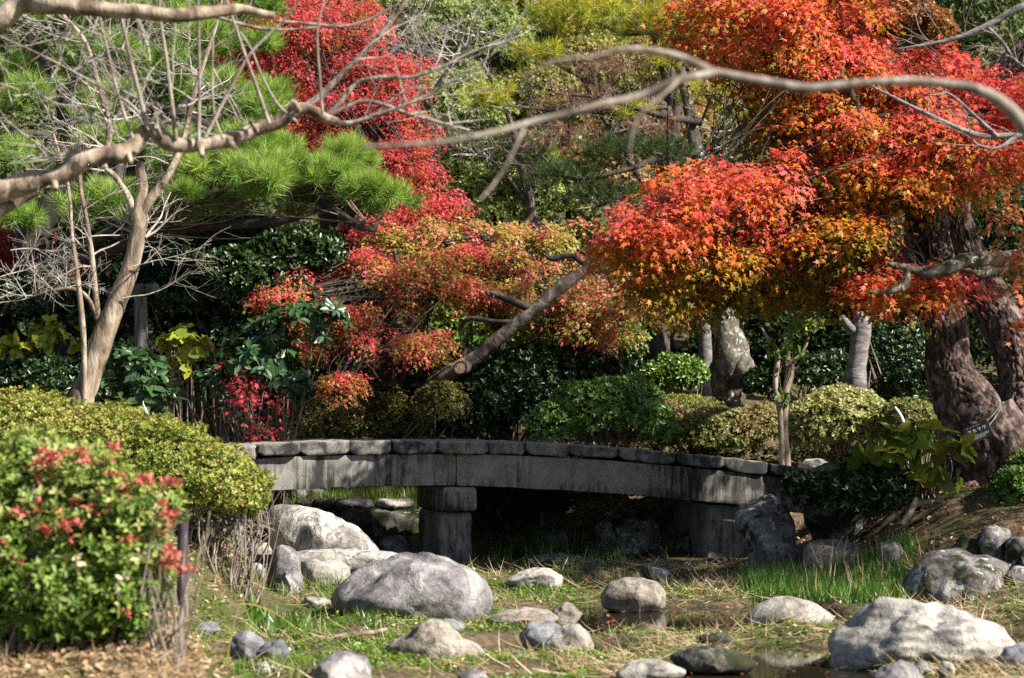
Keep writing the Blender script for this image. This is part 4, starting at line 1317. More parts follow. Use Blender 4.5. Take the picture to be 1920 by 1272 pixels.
# the small print: rows of short strokes, too small to read in the photograph
mb = MB()
rl = random.Random(9)
for row, (z_, x0, x1) in enumerate(((12, -19, 10), (-3.4, -19, -4), (-6.2, -19, 19), (-8.8, -19, 19), (-11.4, -19, 12))):
    x = x0
    while x < x1:
        for q in range(3):
            xx, zz = x + rl.uniform(0, 1.3), z_ + rl.uniform(0, 1.4)
            ww, hh = (1.1, 0.28) if rl.random() < 0.5 else (0.28, 1.1)
            p = np.array([(xx, zz), (xx + ww, zz), (xx + ww, zz + hh), (xx, zz + hh)]) * wpx
            mb.add(np.stack([p[:, 0], np.full(4, -0.0047 - 0.0001 * q), p[:, 1]], 1), np.array([[0, 1, 2, 3]]))
        x += 1.95
V = np.concatenate(mb.V)
me = bpy.data.meshes.new('lettering')
me.from_pydata([tuple(v) for v in V], [], [tuple(int(i) for i in f) for ff in mb.F.values() for arr in ff for f in arr])
me.materials.append(M_INK)
link(bpy.data.objects.new('lettering', me), sg)
mb = MB()
Minv = np.linalg.inv(np.array(sg.rotation_euler.to_matrix()))
for rows in ([(1849, 790, 21.33, 1.0), (1862, 778, 21.4, 1.0), (1874, 762, 21.5, 1.0), (1872, 750, 21.65, 1.0), (1862, 743, 21.75, 1.0), (1852, 735, 21.9, 1.0)],
             [(1855, 797, 21.33, 1.0), (1866, 783, 21.4, 1.0), (1876, 764, 21.52, 1.0), (1873, 749, 21.66, 1.0), (1861, 740, 21.78, 1.0)],
             [(1808, 816, 21.33, 1.0), (1800, 818, 21.5, 1.0), (1794, 814, 21.8, 1.0)]):
    r_ = limb(rows)
    r_[:, :3] = (r_[:, :3] - sc_) @ Minv.T + sc_
    tube(mb, r_, 6, 0.02)
mb.build('wire_loop', M_WIRE, sg, smooth_sh=True)

# --- lichened old trunk with a burl
tk = thing('old_tree', 'stout old trunk with white lichen and a hollow burl behind the clipped azaleas', 'tree', gbase(1372, 29.6))
tr = to_ground(limb([(1370, 780, 29.6, 34), (1366, 740, 29.6, 33), (1374, 700, 29.6, 38), (1372, 660, 29.6, 37), (1362, 620, 29.6, 26), (1358, 580, 29.6, 20), (1345, 500, 29.7, 18), (1330, 380, 29.8, 15), (1300, 250, 30, 11), (1270, 100, 30, 7)]))
tube_part('trunk', tr, M_LICHBARK, tk, 40, 0.04, 0.22, 3.5, 4)
tube_part('burl', limb([(1385, 722, 29.4, 8), (1392, 700, 29.35, 20), (1394, 680, 29.35, 19), (1388, 655, 29.4, 7)]), M_LICHBARK, tk, 18, 0.03, 0.2, 6, 5)
tube_part('branch_stub', limb([(1160, 410, 29.4, 8), (1138, 470, 29.2, 9), (1130, 520, 29, 9), (1128, 545, 29, 10), (1150, 546, 29, 10), (1178, 542, 29, 10)]), M_LICHBARK, tk, 14, 0.04, 0.2, 5, 3, True)
tube_part('branch', limb([(1345, 440, 29.7, 10), (1260, 400, 29.6, 9), (1160, 410, 29.4, 8)]), M_LICHBARK, tk, 10, 0.06, 0.2, 5, 3)
E = [ell(1290, 60, 30, 120, 60, 0.8), ell(1190, 300, 29.5, 110, 35, 0.8), ell(1060, 340, 29.2, 70, 30, 0.5), ell(1130, 380, 29.3, 80, 25, 0.5)]
DKPINE = [(0.03, 0.06, 0.02), (0.06, 0.1, 0.03), (0.1, 0.13, 0.04)]
Pn, Rn, Sn, Cn, Wn, Pt = tufts(E[1:], 260, 55, 0.17, 0.006, DKPINE)
leaves('needles', T_NEEDLE, Pn, Rn, Sn, Cn, M_NEEDLE, tk, Wn)
for rows in ([(1310, 285, 29.9, 8), (1230, 300, 29.6, 7), (1160, 322, 29.4, 5), (1090, 335, 29.3, 4), (1010, 325, 29.2, 2)], [(1310, 230, 29.9, 7), (1230, 215, 29.7, 6), (1130, 185, 29.6, 4), (1040, 175, 29.5, 2)]):
    tube_part('branch', limb(rows), M_DARKBARK, tk, 7, 0.08, 0.2)

# --- yellow green pine at the top centre
YGP = [(0.14, 0.24, 0.03), (0.3, 0.38, 0.045), (0.46, 0.46, 0.06), (0.56, 0.44, 0.08)]
p2 = thing('pine_tree', 'yellowing pine with sparse needle tufts at the top centre', 'tree', gbase(1235, 31.5))
E = [ell(1110, 40, 30.2, 100, 45, 0.8), ell(1220, 60, 30.2, 90, 50, 0.8), ell(1040, 50, 30.4, 60, 40, 0.6), ell(920, 195, 29.4, 55, 32, 0.4), ell(1230, 130, 30, 50, 35, 0.4), ell(1180, 225, 29.8, 40, 30, 0.4), ell(1330, 190, 30, 60, 40, 0.5), ell(1410, 240, 29.8, 40, 30, 0.3), ell(1020, 110, 29.9, 50, 25, 0.4), ell(1290, -20, 30.4, 120, 50, 0.8)]
Pn, Rn, Sn, Cn, Wn, Pt = tufts(E, 420, 55, 0.2, 0.0075, YGP, lo=0.3, spread=(15, 95))
leaves('needles', T_NEEDLE, Pn, Rn, Sn, Cn, M_NEEDLE, p2, Wn)
tr = to_ground(limb([(1235, 600, 31.5, 22), (1240, 400, 31.4, 20), (1260, 200, 31.2, 16), (1230, 60, 31, 11), (1200, -60, 31, 6)]))
tube_part('trunk', tr, M_DARKBARK, p2, 10)
for e in E:
    s = tr[rng.integers(2, 5)]
    tube_part('branch', np.array([np.r_[s[:3], 0.05], np.r_[(s[:3] + e[0]) / 2 + [0, 0, -0.1], 0.04], np.r_[e[0], 0.015]]), M_DARKBARK, p2, 6)
DEAD = [(0.16, 0.09, 0.06), (0.26, 0.15, 0.1), (0.36, 0.23, 0.16)]
E = [ell(1130, 130, 29.8, 130, 35, 0.5), ell(1060, 260, 29.6, 90, 45, 0.5), ell(1220, 240, 29.6, 60, 35, 0.4), ell(1080, 190, 29.7, 110, 30, 0.4)]
Pn, Rn, Sn, Cn, Wn, Pt = tufts(E, 300, 26, 0.15, 0.006, DEAD, lo=0.2, upw=-0.5, spread=(10, 60))
leaves('dead_needles', T_NEEDLE, Pn, Rn, Sn, Cn, M_DRY, p2, Wn)

# --- slim pruned trunk with cut stubs
sl = thing('pruned_tree', 'slim grey trunk cut back to short stubs between the two pines', 'tree', gbase(1608, 27.5))
tube_part('trunk', to_ground(limb([(1604, 740, 27.5, 20), (1606, 690, 27.5, 18), (1612, 640, 27.5, 17), (1616, 605, 27.5, 18), (1615, 585, 27.5, 12)])), M_GREYBARK, sl, 20, 0.04, 0.14, 4, 1, True)
tube_part('branch_stub', limb([(1605, 625, 27.5, 9), (1592, 612, 27.4, 8), (1578, 596, 27.3, 7)]), M_GREYBARK, sl, 10, 0.03, 0.2, 5, 1, True)
tube_part('branch_stub', limb([(1620, 600, 27.5, 9), (1626, 580, 27.5, 6), (1628, 545, 27.5, 5)]), M_GREYBARK, sl, 10, 0.03, 0.2, 5, 2, True)
tube_part('branch_stub', limb([(1612, 596, 27.4, 9), (1605, 585, 27.4, 6), (1600, 570, 27.4, 5)]), M_GREYBARK, sl, 10, 0.03, 0.2, 5, 3, True)

# --- leaning log
lg = thing('leaning_trunk', 'leaning pruned pine trunk with a pale sawn stub behind the left half of the bridge', 'tree', gbase(815, 27.3))
rows = limb([(800, 760, 26.850, 20.4), (838, 705, 26.650, 17.0), (880, 680, 26.550, 14.4), (930, 640, 26.450, 12.8), (985, 595, 26.350, 11.9), (1040, 548, 26.350, 11.0), (1085, 515, 26.350, 10.2), (1105, 500, 26.350, 7.6)])
tube_part('trunk', to_ground(rows), M_LOGBARK, lg, 28, 0.04, 0.16, 4, 2, True)
mb = MB()
tube(mb, limb([(872, 688, 26.500, 12), (866, 690, 26.350, 13), (862, 691, 26.210, 12)]), 18, 0.02, 0.06, 6, 2)
st = mb.build('branch_stub', M_LOGBARK, lg, smooth_sh=True)
mb = MB()
tube(mb, limb([(862.2, 691, 26.220, 10.5), (861.8, 691, 26.202, 10)]), 18, 0.02, 0.03, 6, 2, True)
mb.build('sawn_face', M_CUTWOOD, st)
for rows in ([(1000, 582, 26.350, 8), (950, 560, 26.400, 7), (905, 545, 26.450, 4)], [(975, 605, 26.350, 6), (925, 603, 26.450, 5), (880, 598, 26.550, 4), (860, 620, 26.650, 2)], [(1095, 495, 26.350, 6), (1070, 480, 26.350, 5), (1035, 486, 26.350, 5), (1018, 475, 26.350, 2)]):
    tube_part('branch', limb(rows), M_DARKBARK, lg, 8, 0.05, 0.2)

# --- bare pale tree at the left with fine twigs
bt = thing('bare_tree', 'pale smooth barked leafless tree forking behind the clipped hedge', 'tree', gbase(150, 18.8))
tr = to_ground(limb([(152, 770, 18.8, 24), (165, 720, 18.8, 22), (190, 640, 18.8, 20), (218, 570, 18.8, 18), (245, 500, 18.8, 17), (260, 430, 18.8, 15), (258, 390, 18.8, 15)]))
tube_part('trunk', tr, M_PALEBARK, bt, 26, 0.05, 0.1, 4, 1)
mains = [[(259, 400, 18.8, 12), (268, 350, 18.8, 9), (262, 315, 18.75, 8), (268, 300, 18.7, 5)],
         [(262, 405, 18.8, 10), (285, 370, 18.8, 9), (318, 325, 18.8, 7), (345, 260, 18.85, 6), (360, 190, 18.9, 5), (385, 110, 18.9, 4), (410, 30, 18.9, 3), (420, -40, 18.9, 2)],
         [(252, 400, 18.8, 9), (240, 368, 18.8, 7), (215, 330, 18.8, 6), (195, 310, 18.8, 6), (205, 240, 18.8, 6), (185, 160, 18.8, 5), (160, 80, 18.8, 4), (110, 20, 18.8, 4)],
         [(183, 598, 18.8, 6), (180, 560, 18.75, 6), (172, 480, 18.7, 5), (162, 410, 18.7, 4), (150, 340, 18.7, 4), (150, 250, 18.7, 3)],
         [(183, 600, 18.8, 5), (165, 560, 18.7, 4), (140, 542, 18.6, 4), (100, 545, 18.6, 3), (50, 560, 18.6, 2)]]
for rows in mains:
    tube_part('branch', limb(rows), M_PALEBARK, bt, 12, 0.06, 0.12, 5, 3)
tube_part('branch', to_ground(limb([(158, 760, 18.7, 5), (157, 640, 18.65, 5), (148, 540, 18.6, 5), (135, 440, 18.6, 4), (128, 350, 18.6, 3), (100, 250, 18.6, 2)])), M_PALEBARK, bt, 10, 0.08, 0.1)
mb = MB()
rs = np.random.default_rng(5)
for rows, n_, L_ in ((mains[1], 12, 0.75), (mains[2], 16, 0.8), (mains[3], 12, 0.6), (mains[4], 14, 0.45), ([(262, 420, 18.8, 8), (285, 470, 18.8, 6)], 6, 0.5)):
    Cc = catmull(limb(rows), 0.1)
    for j in range(n_):
        q = Cc[rs.integers(len(Cc) // 4, len(Cc))]
        d = unit(np.array([rs.normal(-0.2, 1), rs.normal(0, 0.6), rs.uniform(-0.1, 0.9)]))
        twig(mb, q[:3], d, L_ * rs.uniform(0.6, 1.2), max(0.006, q[3] * 0.4), 2, rs, 0.4, 0.2, 4, 5)
for px, py in ((0, 520), (20, 470), (0, 560), (250, 500), (230, 560)):
    twig(mb, at(px, py, 18.7), [0.8 if px < 100 else 0.7, 0, 0.15], 0.7, 0.008, 2, rs, 0.3, 0.1, 5, 5)
mb.build('twigs', M_PALETWIG, bt, smooth_sh=True)

# --- big limbs of the nearer bare tree that stands beyond the left edge
nb = thing('bare_tree', 'nearer leafless tree whose thick crooked limb crosses the upper left', 'tree', gbase(-420, 12.4))
trn = to_ground(limb([(-420, 900, 12.4, 70), (-400, 640, 12.4, 62), (-360, 460, 12.4, 54), (-300, 250, 12.4, 45), (-240, 80, 12.3, 38)]))
tube_part('trunk', trn, M_PALEBARK, nb, 22, 0.08, 0.12)
main = limb([(-350, 430, 12.4, 42), (-160, 395, 12.3, 30), (-30, 365, 12.3, 22), (60, 340, 12.3, 21), (120, 325, 12.3, 19), (155, 298, 12.3, 20), (200, 292, 12.3, 17), (240, 285, 12.35, 16), (262, 258, 12.4, 15), (285, 243, 12.4, 15), (305, 262, 12.4, 15),
             (330, 272, 12.4, 14), (375, 272, 12.45, 15), (430, 262, 12.5, 14), (480, 245, 12.5, 13), (530, 225, 12.5, 12), (558, 207, 12.5, 14), (580, 205, 12.5, 10), (610, 222, 12.5, 9), (635, 228, 12.5, 5)])
tube_part('branch', main, M_PALEBARK, nb, 28, 0.025, 0.3, 9, 7)
tube_part('branch', limb([(-240, 120, 12.3, 38), (-60, 75, 12.0, 30), (5, 35, 11.9, 22), (40, 5, 11.9, 20), (110, 8, 11.8, 20), (190, 18, 11.8, 17), (260, 22, 11.8, 16), (330, 30, 11.8, 14), (400, 22, 11.9, 13), (450, 18, 12, 12), (490, 26, 12, 9), (515, 30, 12, 6)]), M_PALEBARK, nb, 22, 0.04, 0.22, 5, 8, True)
tube_part('branch', limb([(-60, 420, 12.3, 16), (0, 395, 12.4, 14), (30, 378, 12.5, 11), (70, 360, 12.5, 7)]), M_PALEBARK, nb, 14, 0.05, 0.15, 5, 9)
for k_, (px, py, dx, dy, r_) in enumerate(((155, 298, -10, -22, 8), (240, 285, 6, 20, 6), (375, 272, 4, 22, 7), (430, 262, 10, 18, 6), (480, 245, -12, -20, 5), (558, 207, -8, -18, 6), (100, 330, 4, 26, 7), (300, 258, -6, -20, 5))):
    tube_part('branch_stub', limb([(px, py, 12.35, r_ * 1.3), (px + dx * 0.5, py + dy * 0.5, 12.27, r_), (px + dx, py + dy, 12.22, r_ * 0.8)]), M_PALEBARK, nb, 10, 0.02, 0.2, 8, k_, True)
SH = [[(278, 245, 3.8), (262, 180, 3.6), (240, 90, 3.3), (222, 0, 3), (215, -60, 2.5)], [(330, 262, 3.6), (322, 190, 3.4), (312, 110, 3), (300, 30, 2.8), (298, -50, 2)], [(372, 268, 3.2), (374, 190, 3), (373, 90, 2.8), (370, -40, 2)],
      [(505, 232, 3.2), (480, 160, 3), (455, 90, 2.6), (425, 0, 2), (415, -40, 2)], [(250, 262, 2.8), (225, 190, 2.6), (205, 110, 2.2), (180, 0, 2)], [(418, 262, 2.2), (402, 215, 2), (398, 150, 2), (400, 60, 1.6)],
      [(558, 230, 2.6), (520, 195, 2.3), (490, 140, 2), (470, 90, 1.6), (450, 60, 1.4)], [(605, 215, 2.4), (600, 150, 2.2), (595, 60, 2), (612, -20, 1.6)], [(300, 262, 2.5), (250, 200, 2.2), (200, 170, 2), (90, 110, 1.8), (-20, 60, 1.6)],
      [(385, 258, 3.4), (430, 170, 3), (470, 100, 2.6), (540, 30, 2), (580, -30, 1.6)], [(160, 280, 2.6), (300, 215, 2.2), (130, 180, 1.8)]]
for s_ in SH[:10]:
    tube_part('shoot', limb([(a, b_, 12.35, r_ * 1.15) for a, b_, r_ in s_]), M_TWIG, nb, 8, 0.06, 0.08)
TW = [[(620, 225, 7), (650, 232, 6), (700, 218, 5), (745, 202, 5), (800, 180, 4), (850, 150, 3.5), (900, 120, 3), (960, 70, 2)], [(615, 215, 7), (640, 190, 6), (670, 155, 6), (720, 145, 5), (770, 145, 4.5), (830, 125, 4), (880, 100, 3.5), (930, 80, 2.5), (975, 50, 1.6)],
      [(565, 205, 9), (600, 180, 8), (650, 130, 7), (700, 80, 6), (740, 30, 5), (780, -20, 4)], [(620, 215, 5), (680, 190, 4.5), (730, 200, 4), (770, 215, 3.5), (830, 232, 3), (880, 244, 2)], [(520, 40, 4), (580, 45, 4), (640, 50, 3.5), (690, 38, 3), (750, 5, 2)],
      [(400, 30, 5), (450, 45, 4), (500, 55, 3.5), (560, 55, 3), (640, 45, 2.5)], [(835, 125, 2.5), (860, 150, 2), (900, 165, 1.8), (950, 170, 1.4)], [(700, 218, 2.5), (760, 170, 2), (830, 165, 1.8), (900, 140, 1.4), (940, 145, 1)]]
for s_ in TW:
    tube_part('branch', limb([(a, b_, 12.5, r_ * 0.8) for a, b_, r_ in s_]), M_TWIG, nb, 10, 0.05, 0.1, 6, 2)
mb = MB()
for s_ in TW[:4] + [[(200, 292, 8), (330, 272, 8), (480, 245, 8)], [(60, 340, 6), (0, 360, 6), (100, 330, 6)]]:
    Cc = catmull(limb([(a, b_, 12.45, r_ * 0.8) for a, b_, r_ in s_]), 0.08)
    for j in range(8):
        q = Cc[rs.integers(len(Cc) // 5, len(Cc))]
        twig(mb, q[:3], unit(np.array([rs.normal(0.5, 0.7), rs.normal(0, 0.5), rs.uniform(-0.2, 0.9)])), rs.uniform(0.25, 0.6), 0.0045, 1, rs, 0.35, 0.15, 3, 4)
# weeping fan of twigs under the crook
for j in range(75):
    q = at(rs.uniform(20, 420), rs.uniform(60, 320), 12.6)
    twig(mb, q, unit(np.array([rs.normal(-0.1, 0.8), rs.normal(0, 0.4), rs.uniform(-0.3, 1.0)])), rs.uniform(0.3, 0.75), 0.005, 1, rs, 0.4, 0.1, 3, 4)
mb.build('twigs', M_PALETWIG, nb, smooth_sh=True)

# --- very near blurred limb from the right
nl = thing('bare_tree', 'out of focus bare limb arching in from the right edge', 'tree', gbase(2600, 7.4))
tube_part('trunk', to_ground(limb([(2600, 900, 7.4, 80), (2560, 700, 7.4, 70), (2500, 500, 7.3, 60), (2380, 420, 7.2, 40)])), M_TWIG, nl, 14, 0.08, 0.15)
LB = [[(2380, 430, 7.2, 38), (2120, 400, 7.1, 26), (1960, 285, 7.0, 18), (1895, 205, 7.0, 15), (1830, 168, 7.0, 13), (1740, 154, 7.0, 11), (1640, 154, 7.0, 10), (1560, 162, 7.0, 10), (1510, 166, 7.0, 10), (1430, 152, 7.0, 10), (1340, 135, 7.0, 9), (1290, 112, 7.0, 8), (1230, 97, 7.0, 8), (1170, 93, 7.0, 6), (1110, 108, 7.0, 5), (1040, 115, 7.0, 4), (980, 145, 7, 2.5)],
      [(1345, 136, 7.0, 8), (1270, 150, 6.9, 8), (1200, 180, 6.9, 8), (1130, 195, 6.8, 8), (1060, 215, 6.8, 8), (1000, 228, 6.8, 7), (920, 250, 6.7, 7), (840, 266, 6.7, 6), (760, 272, 6.7, 5), (680, 276, 6.7, 4)],
      [(1275, 150, 6.9, 5), (1240, 180, 6.8, 6), (1200, 215, 6.8, 6), (1185, 250, 6.8, 5), (1180, 290, 6.8, 3)], [(985, 235, 6.8, 5), (960, 290, 6.7, 5), (930, 340, 6.7, 4), (900, 375, 6.6, 3)]]
LB = [[(a, b_, c, r_ * (0.55 if q > 1 else 0.82)) for a, b_, c, r_ in rows] for q, rows in enumerate(LB)]
for rows in LB:
    tube_part('branch', limb(rows), M_TWIG, nl, 12, 0.05, 0.12, 8, 3)

# --- grey leafless branches at the right
rb = thing('bare_tree', 'grey leafless twiggy branches reaching in from the upper right edge', 'tree', gbase(2130, 17.5))
tube_part('trunk', to_ground(limb([(2130, 900, 17.5, 26), (2120, 600, 17.5, 22), (2080, 350, 17.4, 17), (2010, 200, 17.3, 13), (1980, 0, 17.3, 9)])), M_GREYBARK, rb, 14)
GB = [[(2070, 320, 17.4, 9), (1980, 262, 17.2, 7), (1905, 255, 17.1, 6), (1840, 255, 17.0, 5.5), (1790, 238, 17.0, 5), (1730, 210, 17.0, 4), (1680, 185, 17.0, 3), (1620, 155, 17, 1.5)], [(1870, 256, 17.0, 4), (1825, 215, 17, 3.5), (1785, 180, 17, 3), (1750, 165, 17, 2)], [(1985, 20, 17.2, 8), (1920, 12, 17.0, 7), (1870, 38, 17.0, 6), (1820, 62, 17.0, 5), (1760, 80, 17.0, 4), (1685, 92, 17.0, 2)],
      [(1850, 50, 17.0, 4), (1880, 80, 17, 3.5), (1900, 110, 17, 3), (1925, 130, 17, 2)], [(1905, 255, 17.1, 4), (1870, 278, 17, 3.5), (1830, 270, 17, 2.5), (1815, 240, 17, 1.5)]]
for rows in GB:
    tube_part('branch', limb(rows), M_GREYBARK, rb, 10, 0.05, 0.12, 6, 4)
mb = MB()
for rows in GB:
    Cc = catmull(limb(rows), 0.06)
    for j in range(9):
        q = Cc[rs.integers(len(Cc) // 4, len(Cc))]
        twig(mb, q[:3], unit(np.array([rs.normal(-0.5, 0.5), rs.normal(0, 0.5), rs.uniform(-0.2, 1.0)])), rs.uniform(0.2, 0.5), 0.005, 1, rs, 0.35, 0.2, 3, 4)
mb.build('twigs', M_TWIG, rb, smooth_sh=True)

# ------------------------------------------------------------------ shrubs and hedges
AZ_YG = [(0.08, 0.125, 0.022), (0.17, 0.23, 0.04), (0.3, 0.35, 0.08), (0.38, 0.31, 0.11)]
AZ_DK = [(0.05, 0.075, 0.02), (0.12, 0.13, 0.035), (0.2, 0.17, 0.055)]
AZ_LT = [(0.17, 0.2, 0.07), (0.32, 0.345, 0.14), (0.46, 0.44, 0.22)]
AZ_BR = [(0.09, 0.14, 0.035), (0.18, 0.225, 0.07), (0.3, 0.29, 0.12), (0.4, 0.27, 0.17)]
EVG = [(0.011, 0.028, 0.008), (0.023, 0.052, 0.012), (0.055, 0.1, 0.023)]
EVL = [(0.055, 0.13, 0.03), (0.13, 0.24, 0.05), (0.24, 0.34, 0.085)]
RHO = [(0.02, 0.055, 0.022), (0.035, 0.085, 0.03), (0.07, 0.13, 0.045)]


def shrub(name, label, base, E, n, k, size, stops, mat=M_LEAF, T=T_QUAD, cat='shrub', group=None, nst=40, stem_mat=M_BRNTWIG, inner=0.35, parts=0, lump=11, part='crown', **kw):
    s = thing(name, label, cat, base, group)
    Eb = E
    if lump:
        eb = kw.pop('ebias', None)
        E = list(E)
        for c_, r_ in Eb:
            E += lumps([(c_, r_)], lump / max(1e-6, r_[0] * (r_[1] + r_[2])), 0.3 * float(min(r_[0], r_[2], r_[1])), kw.get('zmin', -0.4), 0.8, 0.88)
    P, Rm, S, C, pc = rosettes(E, n, k, size, stops, **kw)
    E = Eb
    if inner:
        E2 = [(c - np.array([0, 0, 0.05]), r * 0.78) for c, r in E]
        kw2 = dict(kw)
        kw2['cull'] = False
        P2, R2, S2, C2, _ = rosettes(E2, int(n * inner), k, size * 1.25, stops, **kw2)
        P, Rm, S, C = np.vstack([P, P2]), np.vstack([Rm, R2]), np.r_[S, S2], np.vstack([C, C2])
    if parts:
        split_near(parts, T, P, Rm, S, C, mat, s, part)
    else:
        leaves(part, T, P, Rm, S, C, mat, s)
    if nst:
        b0 = np.array(base)
        roots = b0 + np.stack([rng.normal(0, 0.12, 12), rng.normal(0, 0.08, 12), np.zeros(12)], 1)
        stems('stems', stem_mat, s, pc, roots, 0.014, 0, nst)
    return s


def gz(x, y):
    return float(ground_z(np.array([x]), np.array([y]))[0])


# clipped azalea hedge on the left bank
E = [ell(60, 830, 17.2, 150, 95, 0.8), ell(190, 840, 17.0, 150, 85, 0.8), ell(310, 872, 16.8, 120, 78, 0.7), ell(400, 898, 16.7, 85, 62, 0.6), ell(455, 916, 16.7, 52, 46, 0.4), ell(-60, 830, 17.2, 140, 100, 0.8), ell(330, 920, 16.6, 100, 60, 0.5), ell(440, 930, 16.6, 60, 38, 0.4), ell(250, 900, 16.7, 120, 70, 0.5)]
hedge = shrub('azalea_hedge', 'long clipped yellow green azalea hedge running along the left bank', gbase(250, 17.0), E, 19000, 6, 0.03, AZ_YG, cat='hedge', topb=0.3, rough=0.2, nst=0, zmin=-0.8)
mb = MB()
for j in range(60):
    px = rs.uniform(345, 485)
    f = gbase(px, rs.uniform(16.5, 17.0))
    tipx = at(px + rs.normal(15, 30), rs.uniform(900, 950), f[1] + rs.normal(0, 0.15))
    a_ = f * 0.66 + tipx * 0.34 + rs.normal(0, 0.05, 3)
    b_ = f * 0.33 + tipx * 0.67 + rs.normal(0, 0.05, 3)
    tube(mb, [np.r_[f, 0.009], np.r_[a_, 0.007], np.r_[b_, 0.006], np.r_[tipx, 0.003]], 5, 0.06, 0.1)
    for q in range(3):
        twig(mb, b_ + rs.normal(0, 0.02, 3), unit(rs.normal(0, 1, 3) + [0, -0.3, 0.5]), 0.22, 0.0035, 1, rs, 0.4, 0.1, 3, 4)
mb.build('stems', M_TWIG, hedge, smooth_sh=True)

# foreground shrub with red sprays
FG = [(0.08, 0.14, 0.025), (0.16, 0.25, 0.042), (0.28, 0.36, 0.09), (0.45, 0.46, 0.21)]
fgb = gbase(130, 11.2)
fs = thing('mixed_shrub', 'nearest left shrub of green leaves with coral red sprays and dry stems', 'shrub', fgb)
E = [ell(60, 1020, 11.0, 150, 185, 0.45), ell(170, 1030, 10.9, 125, 160, 0.42), ell(255, 1055, 10.9, 62, 125, 0.3), ell(-60, 1010, 11.1, 120, 195, 0.45), ell(90, 920, 11.2, 150, 95, 0.4), ell(220, 960, 11.0, 85, 70, 0.35), ell(100, 1120, 10.75, 170, 85, 0.3), ell(215, 1110, 10.8, 75, 85, 0.25)]
P, Rm, S, C, pc = rosettes(E + lumps(E, 26, 0.12, -0.9, 0.8, 0.9), 8500, 4, 0.045, FG, lo=0.72, hi=1.05, topb=0.35, bias=-0.08, ang=(40, 90), rough=0.15, zmin=-1)
P2, R2, S2, C2, _ = rosettes([(c, r * 0.72) for c, r in E], 1300, 4, 0.06, FG, cull=False, zmin=-1)
split_near(300, T_OVAL, np.vstack([P, P2]), np.vstack([Rm, R2]), np.r_[S, S2], np.vstack([C, C2]), M_LEAF, fs, 'leaves', 'stuff')
CORAL = [(0.4, 0.08, 0.07), (0.53, 0.14, 0.12), (0.56, 0.25, 0.19)]
RS = []
for cx_, cy_, sx_, sy_, m_ in ((255, 905, 75, 22, 13), (90, 965, 60, 25, 9), (190, 1118, 55, 25, 8), (80, 880, 90, 22, 8), (240, 945, 60, 22, 7), (305, 985, 14, 45, 7), (312, 1060, 18, 40, 6), (150, 850, 90, 14, 8), (350, 1075, 18, 14, 2), (190, 1000, 70, 40, 5), (60, 1040, 50, 30, 3)):
    for q_ in range(m_):
        a_, b_ = rs.normal(0, 0.6), rs.normal(0, 0.6)
        RS.append(ell(cx_ + a_ * sx_, cy_ + b_ * sy_, 10.52 + 0.0011 * abs(cy_ - 1000) + 0.0006 * max(0, cx_ - 200) + rs.uniform(-0.06, 0.1), rs.uniform(9, 22), rs.uniform(6, 11), 0.05))
P, Rm, S, C, pr_ = rosettes(RS, 480, 4, 0.032, CORAL, lo=0.0, hi=1.0, ang=(30, 90), rough=0.05, cull=False)
leaves('red_leaves', T_OVAL, P, Rm, S, C, M_LEAF, fs, kind='stuff')
PALE = [(0.5, 0.45, 0.28), (0.6, 0.56, 0.4)]
P, Rm, S, C, _ = rosettes([ell(265, 1050, 10.5, 30, 30, 0.05), ell(235, 1105, 10.5, 28, 24, 0.05), ell(140, 1060, 10.5, 26, 20, 0.05)], 7, 4, 0.05, PALE, lo=0.1, hi=1, cull=False, ebias=None)
leaf_parts(T_OVAL, P, Rm, S, C, M_DRY, fs)
mb = MB()
for j in range(70):
    px = rs.uniform(-40, 345)
    f = at(px, 1200, 10.9)
    f[1] += rs.normal(0, 0.12)
    f[2] = gz(f[0], f[1]) - 0.03
    tp = at(px + rs.normal(0, 40) + (20 if px > 250 else 0), rs.uniform(900, 1080), f[1] - 0.1)
    tube(mb, [np.r_[f, 0.008], np.r_[(f + tp) / 2 + rs.normal(0, 0.03, 3), 0.006], np.r_[tp, 0.003]], 5, 0.07, 0.1)
for j in range(14):   # dry stems on the right flank
    f = at(rs.uniform(240, 340), 1190, 10.75)
    f[2] = gz(f[0], f[1]) - 0.02
    tp = at(rs.uniform(270, 350), rs.uniform(980, 1110), 10.6 + rs.uniform(-0.1, 0.2))
    tube(mb, [np.r_[f, 0.007], np.r_[(f + tp) / 2 + rs.normal(0, 0.05, 3), 0.006], np.r_[tp, 0.003]], 5, 0.06, 0.1)
mb.build('stems', M_TWIG, fs, smooth_sh=True)

stk = gbase(342, 13.2)
mb = MB()
tube(mb, np.vstack([np.r_[stk, 0.033], limb([(343, 1010, 13.2, 10), (344, 955, 13.2, 9.5)])]), 12, 0.05, 0.06, 5, 1, True)
tag(mb.build('wooden_stake', M_STAKE, None, smooth_sh=True, center=stk), 'dark purplish wooden stake standing behind the nearest left shrub', 'stake')

